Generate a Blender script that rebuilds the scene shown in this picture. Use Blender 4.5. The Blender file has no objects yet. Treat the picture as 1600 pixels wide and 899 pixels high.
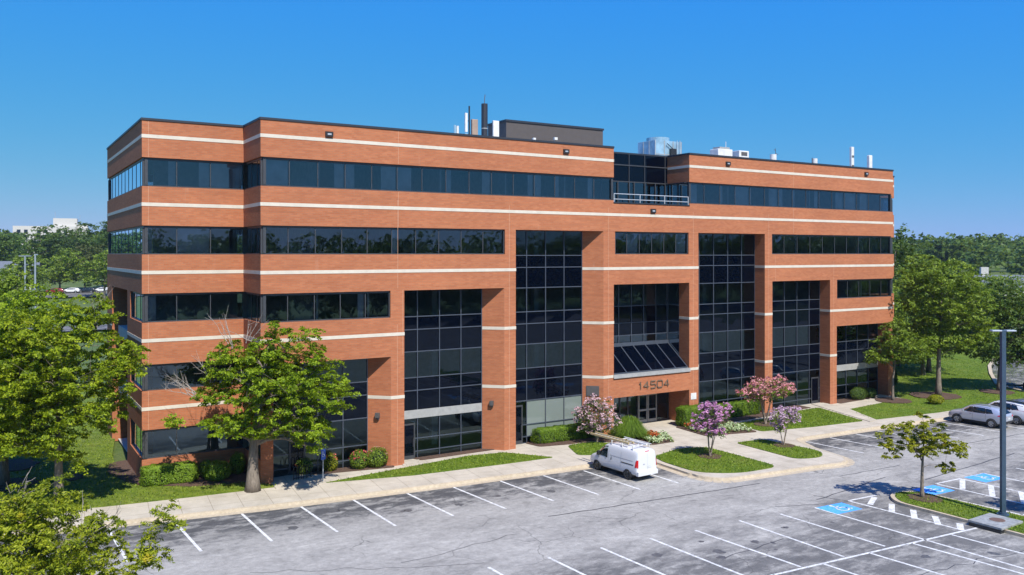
import bpy, bmesh, math, random
import numpy as np
from mathutils import Vector, Matrix
from mathutils.bvhtree import BVHTree

random.seed(7)
SC = bpy.context.scene
COL = SC.collection
PI = math.pi
YAW = math.atan2(.5243, .8515)
RX, RY = math.cos(YAW), -math.sin(YAW)      # camera right axis on the ground

# ------------------------------------------------------------------ helpers
def smooth(a, b, x):
    t = min(1, max(0, (x - a) / (b - a)))
    return t * t * (3 - 2 * t)

def terrain(x, y):
    d = math.hypot(x - 30, y)
    return -0.05 + 9.5 * smooth(95, 450, d)

def tag(o, label=None, cat=None, group=None, kind=None):
    if label: o['label'] = label
    if cat: o['category'] = cat
    if group: o['group'] = group
    if kind: o['kind'] = kind
    return o

def empty(name, loc, rz=0, label=None, cat=None, group=None):
    o = bpy.data.objects.new(name, None)
    o.empty_display_size = .3
    COL.objects.link(o)
    o.location = loc
    o.rotation_euler = (0, 0, rz)
    return tag(o, label, cat, group)

def link_mesh(name, me, mat, parent=None):
    o = bpy.data.objects.new(name, me)
    COL.objects.link(o)
    if mat and not me.materials: me.materials.append(mat)
    if parent: o.parent = parent
    return o

def copy_tree(o, parent=None):
    c = o.copy(); COL.objects.link(c)
    if parent: c.parent = parent
    for ch in list(o.children): copy_tree(ch, c)
    return c

class MB:
    def __init__(s): s.v = []; s.f = []
    def add(s, vs, fs):
        n = len(s.v); s.v += [tuple(p) for p in vs]
        s.f += [tuple(i + n for i in f) for f in fs]
        return s
    def quad(s, a, b, c, d): return s.add([a, b, c, d], [(0, 1, 2, 3)])
    def box(s, x0, x1, y0, y1, z0, z1):
        return s.add([(x0,y0,z0),(x1,y0,z0),(x1,y1,z0),(x0,y1,z0),(x0,y0,z1),(x1,y0,z1),(x1,y1,z1),(x0,y1,z1)],
                     [(0,3,2,1),(4,5,6,7),(0,1,5,4),(1,2,6,5),(2,3,7,6),(3,0,4,7)])
    def prism(s, poly, z0, z1, cap=True):
        n = len(poly)
        vs = [(x, y, z0) for x, y in poly] + [(x, y, z1) for x, y in poly]
        fs = [(i, (i+1) % n, n + (i+1) % n, n + i) for i in range(n)]
        if cap: fs += [tuple(range(n-1, -1, -1)), tuple(range(n, 2*n))]
        return s.add(vs, fs)
    def bar(s, p, q, w, h, up=(0, 0, 1)):
        p, q = Vector(p), Vector(q); d = (q - p).normalized(); u = Vector(up)
        if abs(d.dot(u)) > .98: u = Vector((0, 1, 0))
        r = d.cross(u).normalized() * w / 2; u = r.cross(d).normalized() * h / 2
        vs = [a + sr * r + su * u for a in (p, q) for sr, su in ((-1,-1),(1,-1),(1,1),(-1,1))]
        return s.add(vs, [(0,1,2,3),(7,6,5,4),(0,4,5,1),(1,5,6,2),(2,6,7,3),(3,7,4,0)])
    def tube(s, pts, rad, n=6, cap=True):
        pts = [Vector(p) for p in pts]; m = len(pts)
        if not isinstance(rad, (list, tuple)): rad = [rad] * m
        vs = []; ref = None
        for i, p in enumerate(pts):
            d = (pts[min(i+1, m-1)] - pts[max(i-1, 0)])
            d = d.normalized() if d.length > 1e-6 else Vector((0, 0, 1))
            if ref is None: ref = Vector((1, 0, 0)) if abs(d.x) < .8 else Vector((0, 1, 0))
            a = (ref - d * ref.dot(d)).normalized(); ref = a; b = d.cross(a)
            for k in range(n):
                t = 2 * PI * k / n
                vs.append(p + (a * math.cos(t) + b * math.sin(t)) * rad[i])
        fs = [(i*n+k, i*n+(k+1) % n, (i+1)*n+(k+1) % n, (i+1)*n+k) for i in range(m-1) for k in range(n)]
        if cap: fs += [tuple(range(n-1, -1, -1)), tuple(range((m-1)*n, m*n))]
        return s.add(vs, fs)
    def cyl(s, c, r, z0, z1, n=20):
        return s.prism([(c[0] + r*math.cos(2*PI*i/n), c[1] + r*math.sin(2*PI*i/n)) for i in range(n)], z0, z1)
    def sphere(s, c, rx, ry, rz, n=12, m=8):
        vs = [(c[0], c[1], c[2]-rz)]
        for j in range(1, m):
            ph = -PI/2 + PI*j/m
            for i in range(n):
                t = 2*PI*i/n
                vs.append((c[0]+rx*math.cos(ph)*math.cos(t), c[1]+ry*math.cos(ph)*math.sin(t), c[2]+rz*math.sin(ph)))
        vs.append((c[0], c[1], c[2]+rz))
        fs = [(0, 1+(i+1) % n, 1+i) for i in range(n)]
        for j in range(m-2):
            for i in range(n):
                a = 1+j*n+i; b = 1+j*n+(i+1) % n
                fs.append((a, b, b+n, a+n))
        t = len(vs)-1
        fs += [(t, 1+(m-2)*n+i, 1+(m-2)*n+(i+1) % n) for i in range(n)]
        return s.add(vs, fs)
    def build(s, name, mat, parent=None, off=(0, 0, 0), uv=False, shade=False, bevel=0):
        me = bpy.data.meshes.new(name)
        ox, oy, oz = off
        me.from_pydata([(x-ox, y-oy, z-oz) for x, y, z in s.v], [], s.f)
        if uv:
            ul = me.uv_layers.new(name='UVMap')
            for p in me.polygons:
                n = p.normal
                hl = math.hypot(n.x, n.y)
                for li in p.loop_indices:
                    x, y, z = s.v[me.loops[li].vertex_index]
                    if abs(n.z) > .8 or hl < 1e-6: ul.data[li].uv = (x, y)
                    else: ul.data[li].uv = ((-n.y*x + n.x*y)/hl, z)
        if shade: me.shade_smooth()
        o = link_mesh(name, me, mat, parent)
        if bevel:
            b = o.modifiers.new('bevel', 'BEVEL'); b.width = bevel; b.segments = 2; b.limit_method = 'ANGLE'
        return o

# ------------------------------------------------------------------ materials
def new_mat(name):
    m = bpy.data.materials.new(name); m.use_nodes = True
    nt = m.node_tree; nt.nodes.clear()
    out = nt.nodes.new('ShaderNodeOutputMaterial')
    return m, nt, out

def N(nt, typ, **kw):
    n = nt.nodes.new(typ)
    for k, v in kw.items():
        if k.startswith('i_'):
            key = k[2:]
            n.inputs[int(key) if key.isdigit() else key.replace('_', ' ')].default_value = v
        else: setattr(n, k, v)
    return n

def ramp(nt, fac, stops, interp='LINEAR'):
    r = nt.nodes.new('ShaderNodeValToRGB'); r.color_ramp.interpolation = interp
    e = r.color_ramp.elements
    while len(e) < len(stops): e.new(.5)
    for el, (p, c) in zip(e, stops):
        el.position = p; el.color = (*c, 1) if len(c) == 3 else c
    nt.links.new(fac, r.inputs[0])
    return r.outputs[0]

def noise(nt, vec, scale, detail=4, rough=.55, stretch=None):
    if stretch:
        mp = N(nt, 'ShaderNodeMapping'); mp.inputs['Scale'].default_value = stretch
        nt.links.new(vec, mp.inputs[0]); vec = mp.outputs[0]
    n = N(nt, 'ShaderNodeTexNoise'); n.inputs['Scale'].default_value = scale
    n.inputs['Detail'].default_value = detail; n.inputs['Roughness'].default_value = rough
    nt.links.new(vec, n.inputs['Vector'])
    return n.outputs['Fac']

def mixc(nt, fac, a, b, mode='MIX'):
    m = nt.nodes.new('ShaderNodeMix'); m.data_type = 'RGBA'; m.blend_type = mode
    for sock, v in ((m.inputs[0], fac), (m.inputs[6], a), (m.inputs[7], b)):
        if hasattr(v, 'node'): nt.links.new(v, sock)
        elif isinstance(v, (int, float)): sock.default_value = v
        else: sock.default_value = (*v, 1)
    return m.outputs[2]

def math_n(nt, op, a, b=None):
    m = N(nt, 'ShaderNodeMath', operation=op)
    for i, v in enumerate((a, b)):
        if v is None: continue
        if hasattr(v, 'node'): nt.links.new(v, m.inputs[i])
        else: m.inputs[i].default_value = v
    return m.outputs[0]

def principled(nt, out, color, rough=.7, metal=0, spec=.5, bump=None, bstr=.3, bdist=.02):
    p = N(nt, 'ShaderNodeBsdfPrincipled')
    if hasattr(color, 'node'): nt.links.new(color, p.inputs['Base Color'])
    else: p.inputs['Base Color'].default_value = (*color, 1)
    if hasattr(rough, 'node'): nt.links.new(rough, p.inputs['Roughness'])
    else: p.inputs['Roughness'].default_value = rough
    p.inputs['Metallic'].default_value = metal
    p.inputs['Specular IOR Level'].default_value = spec
    if bump is not None:
        b = N(nt, 'ShaderNodeBump'); b.inputs['Strength'].default_value = bstr; b.inputs['Distance'].default_value = bdist
        nt.links.new(bump, b.inputs['Height']); nt.links.new(b.outputs[0], p.inputs['Normal'])
    nt.links.new(p.outputs[0], out.inputs[0])
    return p

def objco(nt): return N(nt, 'ShaderNodeTexCoord').outputs['Object']

def plain(name, color, rough=.6, metal=0, var=.12, scale=3, spec=.5, coat=0):
    m, nt, out = new_mat(name)
    co = objco(nt)
    f = noise(nt, co, scale, 5)
    lo = tuple(c*(1-var) for c in color); hi = tuple(min(1, c*(1+var)) for c in color)
    c = ramp(nt, f, [(.3, lo), (.7, hi)])
    p = principled(nt, out, c, rough, metal, spec)
    if coat: p.inputs['Coat Weight'].default_value = coat; p.inputs['Coat Roughness'].default_value = .05
    return m

def mat_brick():
    m, nt, out = new_mat('brick')
    uv = N(nt, 'ShaderNodeTexCoord').outputs['UV']; co = objco(nt)
    b = N(nt, 'ShaderNodeTexBrick')
    b.inputs['Color1'].default_value = (.375, .12, .053, 1)
    b.inputs['Color2'].default_value = (.445, .158, .072, 1)
    b.inputs['Mortar'].default_value = (.31, .17, .105, 1)
    b.inputs['Scale'].default_value = 1; b.inputs['Mortar Size'].default_value = .010
    b.inputs['Brick Width'].default_value = .31; b.inputs['Row Height'].default_value = .1
    b.inputs['Bias'].default_value = .0
    nt.links.new(uv, b.inputs['Vector'])
    # per-course drift and weathering
    f1 = noise(nt, uv, 1.0, 4, .6, (.35, 4.5, 1))
    c = mixc(nt, .42, b.outputs['Color'], ramp(nt, f1, [(.3, (.74, .71, .68)), (.7, (1.18, 1.15, 1.12))]), 'MULTIPLY')
    f2 = noise(nt, co, .22, 4, .6)
    c = mixc(nt, .45, c, ramp(nt, f2, [(.3, (.8, .78, .78)), (.7, (1.1, 1.1, 1.08))]), 'MULTIPLY')
    f3 = noise(nt, uv, 1.0, 5, .7, (2.5, .25, 1))
    c = mixc(nt, math_n(nt, 'MULTIPLY', ramp(nt, f3, [(.62, (0, 0, 0)), (.75, (1, 1, 1))]), .22), c, (.47, .3, .22))
    principled(nt, out, c, .85, 0, .25, b.outputs['Fac'], .25, -.01)
    return m

def glass_mat(name, tint, refl, base, rcol=(.8, .95, 1), fm=.9):
    m, nt, out = new_mat(name)
    co = objco(nt)
    bmp = N(nt, 'ShaderNodeBump'); bmp.inputs['Strength'].default_value = .03; bmp.inputs['Distance'].default_value = .05
    nt.links.new(noise(nt, co, .55, 2), bmp.inputs['Height'])
    gl = N(nt, 'ShaderNodeBsdfGlossy'); gl.inputs['Color'].default_value = (*rcol, 1); gl.inputs['Roughness'].default_value = .015
    nt.links.new(bmp.outputs[0], gl.inputs['Normal'])
    if tint is None:
        inner = N(nt, 'ShaderNodeBsdfDiffuse'); inner.inputs['Color'].default_value = (*base, 1)
    else:
        inner = N(nt, 'ShaderNodeBsdfTransparent'); inner.inputs['Color'].default_value = (*tint, 1)
    fr = N(nt, 'ShaderNodeFresnel'); fr.inputs['IOR'].default_value = 1.5
    fac = math_n(nt, 'ADD', math_n(nt, 'MULTIPLY', fr.outputs[0], fm), refl)
    mx = N(nt, 'ShaderNodeMixShader')
    nt.links.new(fac, mx.inputs[0]); nt.links.new(inner.outputs[0], mx.inputs[1]); nt.links.new(gl.outputs[0], mx.inputs[2])
    nt.links.new(mx.outputs[0], out.inputs[0])
    return m

def mat_leaf(name, dark, mid, light, trans=.3, patch=.5, odd=None):
    m, nt, out = new_mat(name)
    co = objco(nt)
    rnd = N(nt, 'ShaderNodeNewGeometry').outputs['Random Per Island']
    f = noise(nt, co, patch, 3)
    s = math_n(nt, 'ADD', math_n(nt, 'MULTIPLY', rnd, .5), math_n(nt, 'MULTIPLY', f, .6))
    stops = [(.25, dark), (.55, mid), (.85, light)]
    c = ramp(nt, s, stops)
    if odd:
        f2 = noise(nt, co, .9, 3)
        k = ramp(nt, f2, [(.62, (0, 0, 0)), (.70, (1, 1, 1))])
        c = mixc(nt, math_n(nt, 'MULTIPLY', k, .8), c, odd)
    p = N(nt, 'ShaderNodeBsdfPrincipled'); nt.links.new(c, p.inputs['Base Color'])
    p.inputs['Roughness'].default_value = .5; p.inputs['Specular IOR Level'].default_value = .22
    t = N(nt, 'ShaderNodeBsdfTranslucent'); nt.links.new(mixc(nt, .5, c, (.25, .32, .02)), t.inputs['Color'])
    mx = N(nt, 'ShaderNodeMixShader'); mx.inputs[0].default_value = trans
    nt.links.new(p.outputs[0], mx.inputs[1]); nt.links.new(t.outputs[0], mx.inputs[2])
    nt.links.new(mx.outputs[0], out.inputs[0])
    return m

def mat_grass(name, dark, light, dry, stripes=False):
    m, nt, out = new_mat(name)
    co = objco(nt)
    f1 = noise(nt, co, .35, 5, .6); f2 = noise(nt, co, 2.6, 8, .78); f3 = noise(nt, co, 16, 5, .8)
    c = ramp(nt, f2, [(.38, dark), (.62, light)])
    c = mixc(nt, .6, c, ramp(nt, f3, [(.32, (.4, .45, .35)), (.68, (1.5, 1.45, 1.4))]), 'MULTIPLY')
    c = mixc(nt, math_n(nt, 'MULTIPLY', ramp(nt, f1, [(.45, (0, 0, 0)), (.75, (1, 1, 1))]), .55), c, dry)
    if stripes:
        w = N(nt, 'ShaderNodeTexWave', wave_type='BANDS', bands_direction='DIAGONAL')
        w.inputs['Scale'].default_value = .42; w.inputs['Distortion'].default_value = 1.2
        nt.links.new(co, w.inputs['Vector'])
        c = mixc(nt, .45, c, ramp(nt, w.outputs['Fac'], [(.35, (.8, .84, .8)), (.65, (1.15, 1.12, 1.1))]), 'MULTIPLY')
    principled(nt, out, c, .8, 0, .2, f3, .9, .05)
    return m

def mat_asphalt():
    m, nt, out = new_mat('asphalt')
    co = objco(nt)
    sx = N(nt, 'ShaderNodeSeparateXYZ'); nt.links.new(co, sx.inputs[0])
    fine = noise(nt, co, 22, 5, .8)
    big = noise(nt, co, 1, 8, .72, (.17, .30, 1))
    streak = noise(nt, co, 1, 9, .8, (.75, 1.6, 1))
    c = ramp(nt, math_n(nt, 'ADD', math_n(nt, 'MULTIPLY', big, .5), math_n(nt, 'MULTIPLY', streak, .5)),
             [(.34, (.15, .145, .135)), (.44, (.25, .24, .222)), (.54, (.31, .298, .275)), (.64, (.41, .394, .362))])
    # the stalls along the kerb and the middle row are darker: less bleached, tyre and oil marks
    dist = math_n(nt, 'ADD', math_n(nt, 'ADD', sx.outputs['Y'], 4.3), math_n(nt, 'MULTIPLY', sx.outputs['X'], .1))
    dd = math_n(nt, 'ADD', dist, math_n(nt, 'MULTIPLY', math_n(nt, 'SUBTRACT', streak, .5), 11))
    k1 = ramp(nt, math_n(nt, 'DIVIDE', math_n(nt, 'ADD', dd, 6), 6), [(.22, (0, 0, 0)), (.55, (1, 1, 1))])
    d2 = math_n(nt, 'ABSOLUTE', math_n(nt, 'ADD', sx.outputs['Y'], 25.0))
    d2 = math_n(nt, 'ADD', d2, math_n(nt, 'MULTIPLY', math_n(nt, 'SUBTRACT', big, .5), 16))
    k2 = ramp(nt, math_n(nt, 'DIVIDE', d2, 7), [(.4, (1, 1, 1)), (1, (0, 0, 0))])
    k = math_n(nt, 'MAXIMUM', k1, math_n(nt, 'MULTIPLY', k2, .75))
    blot = noise(nt, co, .8, 8, .75, (.7, 1.5, 1))
    k = math_n(nt, 'MULTIPLY', k, ramp(nt, blot, [(.40, (.15, .15, .15)), (.52, (1, 1, 1))]))
    c = mixc(nt, math_n(nt, 'MULTIPLY', k, .92), c, (.055, .055, .058))
    spots = ramp(nt, noise(nt, co, 1, 8, .72, (.5, 1.1, 1)), [(.60, (0, 0, 0)), (.70, (1, 1, 1))])
    c = mixc(nt, math_n(nt, 'MULTIPLY', spots, .5), c, (.075, .074, .076))
    c = mixc(nt, .6, c, ramp(nt, fine, [(.3, (.6, .6, .6)), (.7, (1.35, 1.35, 1.35))]), 'MULTIPLY')
    mid = noise(nt, co, 3.2, 7, .8)
    c = mixc(nt, .6, c, ramp(nt, mid, [(.34, (.62, .62, .62)), (.5, (1, 1, 1)), (.66, (1.3, 1.3, 1.3))]), 'MULTIPLY')
    # fine crack network, broken up
    vo = N(nt, 'ShaderNodeTexVoronoi', feature='DISTANCE_TO_EDGE'); vo.inputs['Scale'].default_value = .33
    wv = N(nt, 'ShaderNodeVectorMath', operation='ADD'); nz = N(nt, 'ShaderNodeTexNoise'); nz.inputs['Scale'].default_value = .9; nz.inputs['Detail'].default_value = 6
    nt.links.new(co, nz.inputs['Vector']); nt.links.new(co, wv.inputs[0]); nt.links.new(nz.outputs['Color'], wv.inputs[1]); nt.links.new(wv.outputs[0], vo.inputs['Vector'])
    crack = ramp(nt, vo.outputs['Distance'], [(.004, (1, 1, 1)), (.012, (0, 0, 0))])
    crack = math_n(nt, 'MULTIPLY', crack, ramp(nt, noise(nt, co, .16, 4), [(.48, (0, 0, 0)), (.6, (1, 1, 1))]))
    c = mixc(nt, math_n(nt, 'MULTIPLY', crack, .55), c, (.06, .058, .056))
    principled(nt, out, c, .85, 0, .25, fine, .4, .012)
    return m

def mat_ground2(name, c0, c1, scale, rough=.9, bump=.5, mid=None):
    m, nt, out = new_mat(name)
    co = objco(nt)
    f = noise(nt, co, scale, 6, .7); g = noise(nt, co, scale*.07, 4)
    c = ramp(nt, f, [(.32, c0), (.68, c1)])
    c = mixc(nt, .6, c, ramp(nt, g, [(.3, (.8, .8, .8)), (.7, (1.12, 1.12, 1.12))]), 'MULTIPLY')
    principled(nt, out, c, rough, 0, .3, f, bump, .03)
    return m

def mat_walk():
    m, nt, out = new_mat('concrete_walk')
    co = objco(nt)
    f = noise(nt, co, 14, 5, .7); g = noise(nt, co, .5, 8, .72)
    c = ramp(nt, g, [(.3, (.34, .30, .24)), (.5, (.43, .385, .315)), (.7, (.51, .46, .38))])
    c = mixc(nt, .35, c, ramp(nt, f, [(.3, (.8, .8, .8)), (.7, (1.1, 1.1, 1.1))]), 'MULTIPLY')
    b = N(nt, 'ShaderNodeTexBrick'); b.offset = 0
    b.inputs['Color1'].default_value = b.inputs['Color2'].default_value = (1, 1, 1, 1)
    b.inputs['Mortar'].default_value = (.55, .52, .48, 1)
    b.inputs['Scale'].default_value = 1; b.inputs['Brick Width'].default_value = 1.52; b.inputs['Row Height'].default_value = 1.52
    b.inputs['Mortar Size'].default_value = .018
    mp = N(nt, 'ShaderNodeMapping'); mp.inputs['Rotation'].default_value = (0, 0, .1)
    nt.links.new(co, mp.inputs[0]); nt.links.new(mp.outputs[0], b.inputs['Vector'])
    c = mixc(nt, .8, c, b.outputs['Color'], 'MULTIPLY')
    principled(nt, out, c, .8, 0, .3, f, .2, .01)
    return m

def mat_paint_line():
    m, nt, out = new_mat('road_paint')
    co = objco(nt)
    f = noise(nt, co, 4, 9, .8)
    c = ramp(nt, f, [(.36, (.24, .235, .23)), (.48, (.52, .52, .51)), (.64, (.74, .74, .73))])
    principled(nt, out, c, .7, 0, .3)
    return m

def mat_bark(name, a, b):
    m, nt, out = new_mat(name)
    co = objco(nt)
    f = noise(nt, co, 6, 6, .7, (2.5, 2.5, .5))
    c = ramp(nt, f, [(.3, a), (.7, b)])
    principled(nt, out, c, .9, 0, .2, f, .7, .05)
    return m

M = dict(
    brick=mat_brick(),
    stone=plain('pale_stone', (.56, .505, .425), .8, 0, .08, 2),
    mortar=plain('mortar', (.50, .30, .20), .9),
    coping=plain('coping_metal', (.022, .026, .036), .5, .0),
    frame=plain('window_frame', (.06, .063, .07), .45, .3),
    darkframe=plain('dark_frame', (.035, .04, .05), .45, .2),
    mullion=plain('mullion', (.08, .095, .125), .4, .35),
    glass=glass_mat('tinted_glass', (.45, .50, .57), .085, None, (.62, .84, 1)),
    portalglass=glass_mat('portal_glass', (.36, .42, .46), .02, None, (.65, .92, 1)),
    spandrel=glass_mat('spandrel_glass', None, .0, (.001, .002, .006), (.7, .85, 1), .55),
    blindglass=glass_mat('glass_over_blinds', None, .03, (.17, .20, .185)),
    alu=plain('aluminium_panel', (.36, .36, .355), .45, .2),
    roof=plain('roof_membrane', (.35, .35, .36), .9),
    inwall=plain('interior_wall', (.55, .55, .52), .9),
    slab=plain('interior_slab', (.42, .42, .40), .9),
    curtain=plain('blind_fabric', (.74, .77, .76), .9, 0, .2, 1),
    soffit=plain('soffit', (.45, .33, .26), .9),
    pent=plain('penthouse_cladding', (.078, .066, .062), .6, 0, .06),
    white=plain('white_enamel', (.62, .62, .61), .45),
    galv=plain('galvanised_steel', (.30, .47, .58), .4, .35, .25, 1.5),
    black=plain('black_plastic', (.015, .016, .018), .5),
    dgrey=plain('dark_grey', (.09, .085, .085), .5),
    tan=plain('tan_enamel', (.30, .22, .17), .6),
    number=plain('bronze_number', (.19, .14, .10), .45, .3),
    rail=plain('railing_steel', (.50, .53, .56), .4, .4),
    asphalt=mat_asphalt(),
    walk=mat_walk(),
    kerb=mat_ground2('kerb_concrete', (.36, .295, .21), (.49, .415, .305), 5, .85, .2),
    mulch=mat_ground2('mulch', (.03, .018, .013), (.15, .092, .066), 18, .95, 1),
    lawn=mat_grass('lawn', (.045, .088, .006), (.125, .19, .016), (.165, .185, .03)),
    lawn2=mat_grass('mown_lawn', (.065, .105, .009), (.155, .205, .022), (.20, .21, .045), True),
    field=mat_grass('rough_grass', (.05, .085, .02), (.10, .14, .035), (.17, .17, .07)),
    paint=mat_paint_line(),
    blue=mat_ground2('blue_paint', (.05, .26, .70), (.12, .40, .85), 6, .6, .1),
    tar=plain('tar', (.035, .035, .038), .6),
    bark=mat_bark('bark', (.10, .082, .065), (.28, .235, .19)),
    bark2=mat_bark('smooth_bark', (.15, .12, .095), (.34, .28, .22)),
    deadwood=mat_bark('dead_twigs', (.22, .19, .165), (.40, .36, .32)),
    maple=mat_leaf('maple_leaf', (.05, .11, .005), (.215, .325, .010), (.43, .55, .03), .5, .45),
    yellowleaf=mat_leaf('yellow_green_leaf', (.06, .115, .005), (.24, .325, .010), (.46, .53, .028), .5, .35, (.36, .40, .02)),
    turnleaf=mat_leaf('turning_leaf', (.09, .10, .005), (.27, .29, .012), (.46, .46, .025), .45, .9, (.44, .31, .015)),
    foreleaf=mat_leaf('yellowing_leaf', (.06, .10, .005), (.24, .29, .012), (.44, .47, .03), .45, .7, (.46, .36, .02)),
    greenleaf=mat_leaf('green_leaf', (.055, .105, .01), (.16, .24, .02), (.31, .40, .05), .42, .4),
    darkleaf=mat_leaf('dark_leaf', (.025, .058, .010), (.07, .125, .018), (.145, .21, .038), .35, .3),
    pineleaf=mat_leaf('pine_leaf', (.022, .062, .018), (.065, .125, .03), (.12, .19, .05), .25, .3),
    brownleaf=mat_leaf('brown_green_leaf', (.04, .052, .012), (.085, .10, .024), (.14, .16, .04), .25, .3),
    hedge=mat_leaf('hedge_leaf', (.045, .10, .007), (.12, .205, .012), (.21, .31, .022), .28, 1.2),
    box=mat_leaf('boxwood_leaf', (.075, .15, .010), (.175, .28, .02), (.29, .42, .045), .3, 1.2),
    core=plain('shrub_core', (.012, .025, .006), .95),
    blade=mat_leaf('ornamental_grass', (.06, .12, .012), (.125, .215, .022), (.22, .32, .05), .35, 1),
    pale_leaf=mat_leaf('caladium_leaf', (.16, .27, .08), (.42, .52, .27), (.72, .75, .52), .2, 3),
    red_leaf=mat_leaf('red_leaf', (.22, .03, .012), (.42, .08, .02), (.55, .16, .05), .2, 3),
    pinkwhite=mat_leaf('pale_pink_flower', (.50, .30, .36), (.66, .44, .50), (.78, .62, .64), .25, 2),
    purple=mat_leaf('purple_flower', (.46, .16, .40), (.64, .30, .56), (.80, .50, .70), .3, 2),
    pink=mat_leaf('pink_flower', (.52, .16, .22), (.68, .28, .32), (.80, .46, .46), .25, 2),
    lilac=mat_leaf('lilac_flower', (.46, .27, .44), (.62, .42, .58), (.76, .58, .70), .25, 2),
    rose=mat_leaf('rose_flower', (.48, .03, .09), (.62, .07, .12), (.65, .18, .14), .2, 2),
    vanpaint=plain('white_car_paint', (.60, .61, .63), .3, 0, .02, 1, .5, .6),
    silver=plain('silver_car_paint', (.46, .49, .55), .32, .45, .03, 1, .5, .8),
    bluegrey=plain('bluegrey_car_paint', (.24, .28, .33), .3, .45, .03, 1, .5, .8),
    redpaint=plain('dark_red_car_paint', (.2, .02, .02), .3, .2, .03, 1, .5, .8),
    blackpaint=plain('black_car_paint', (.012, .014, .018), .25, .2, .03, 1, .5, .8),
    carglass=glass_mat('car_glass', None, .02, (.008, .014, .018), (.8, .95, 1), .6),
    tyre=plain('tyre', (.02, .02, .021), .85),
    rim=plain('alloy_rim', (.48, .49, .50), .35, .7),
    darkrim=plain('dark_rim', (.06, .065, .07), .4, .5),
    redlight=plain('red_lens', (.45, .012, .015), .2),
    clearlight=plain('clear_lens', (.65, .67, .70), .15),
    plate=plain('number_plate', (.55, .57, .58), .5),
    fibre=plain('fibreglass_yellow', (.52, .40, .20), .55),
    pole=plain('painted_pole', (.05, .085, .13), .35, .2),
    greypole=plain('grey_pole', (.36, .40, .45), .45, .4),
    signblue=plain('sign_blue', (.02, .09, .40), .4),
    wallwhite=plain('white_wall', (.50, .485, .455), .8),
    wallcream=plain('cream_wall', (.62, .58, .52), .8),
    shingle=plain('roof_shingle', (.11, .125, .15), .9, 0, .2, 4),
    shinglebrown=plain('brown_shingle', (.23, .16, .13), .9, 0, .2, 4),
    yellow=plain('yellow_enamel', (.65, .40, .03), .45),
    rust=plain('iron_cover', (.16, .10, .075), .7, .3),
    bluedrain=plain('weathered_concrete', (.24, .25, .25), .8, 0, .3, 4),
)

# ------------------------------------------------------------------ camera, light, world
cam = bpy.data.cameras.new('camera'); co = bpy.data.objects.new('camera', cam); COL.objects.link(co)
co.location = (-13.5, -49.8, 13.6); co.rotation_euler = (PI/2, 0, -YAW)
cam.sensor_width = 36; cam.lens = 1330/1600*36; cam.shift_y = -53/1600
cam.clip_end = 6000; cam.clip_start = .2
SC.camera = co

ELEV, AZ = math.radians(52), math.radians(4)
sun = bpy.data.lights.new('sun', 'SUN'); so = bpy.data.objects.new('sun', sun); COL.objects.link(so)
sun.energy = 5.0; sun.angle = math.radians(.53); sun.color = (1, .955, .88)
dv = Vector((math.sin(AZ)*math.cos(ELEV), math.cos(AZ)*math.cos(ELEV), -math.sin(ELEV)))
so.rotation_euler = dv.to_track_quat('-Z', 'Y').to_euler(); so.location = (-20, -80, 90)

w = bpy.data.worlds.new('World'); SC.world = w; w.use_nodes = True
nt = w.node_tree; nt.nodes.clear()
sky = N(nt, 'ShaderNodeTexSky'); sky.sky_type = 'NISHITA'; sky.sun_disc = False
sky.sun_elevation = ELEV; sky.sun_rotation = PI + AZ
sky.altitude = 50; sky.air_density = 1.0; sky.dust_density = .2; sky.ozone_density = 10
bg = N(nt, 'ShaderNodeBackground'); bg.inputs['Strength'].default_value = .15
wo = N(nt, 'ShaderNodeOutputWorld')
# deep summer blue: contrast of the sky's three channels set apart
sp_ = N(nt, 'ShaderNodeSeparateColor'); cb_ = N(nt, 'ShaderNodeCombineColor'); nt.links.new(sky.outputs[0], sp_.inputs[0])
for i, (ref, out_, pw) in enumerate([(1.12, .0285, 1.36), (2.37, .217, .465), (4.9, .605, -.27)]):
    q_ = math_n(nt, 'POWER', math_n(nt, 'DIVIDE', math_n(nt, 'MAXIMUM', sp_.outputs[i], .05), ref), pw)
    nt.links.new(math_n(nt, 'MULTIPLY', q_, out_/.15), cb_.inputs[i])
nt.links.new(cb_.outputs[0], bg.inputs[0]); nt.links.new(bg.outputs[0], wo.inputs[0])
SC.view_settings.view_transform = 'Standard'; SC.view_settings.look = 'None'
SC.view_settings.exposure = 0.5; SC.view_settings.gamma = 1; SC.view_settings.use_curve_mapping = False
SC.render.engine = 'CYCLES'
SC.cycles.max_bounces = 6; SC.cycles.transparent_max_bounces = 12
SC.cycles.caustics_reflective = False; SC.cycles.caustics_refractive = False

# ------------------------------------------------------------------ ground, lot, walks
def grid_ground():
    xs = np.concatenate([np.linspace(-900, -120, 27), np.linspace(-100, 200, 31), np.linspace(230, 1400, 40)])
    ys = np.concatenate([np.linspace(-700, -120, 22), np.linspace(-100, 140, 25), np.linspace(160, 1500, 46)])
    mb = MB(); n = len(xs)
    mb.v = [(x, y, terrain(x, y)) for y in ys for x in xs]
    mb.f = [(j*n+i, j*n+i+1, (j+1)*n+i+1, (j+1)*n+i) for j in range(len(ys)-1) for i in range(n-1)]
    return mb
tag(grid_ground().build('ground', M['field'], shade=True), kind='structure')

def arc(c, r, a0, a1, n=8):
    return [(c[0]+r*math.cos(math.radians(a0+(a1-a0)*i/n)), c[1]+r*math.sin(math.radians(a0+(a1-a0)*i/n))) for i in range(n+1)]

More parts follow.
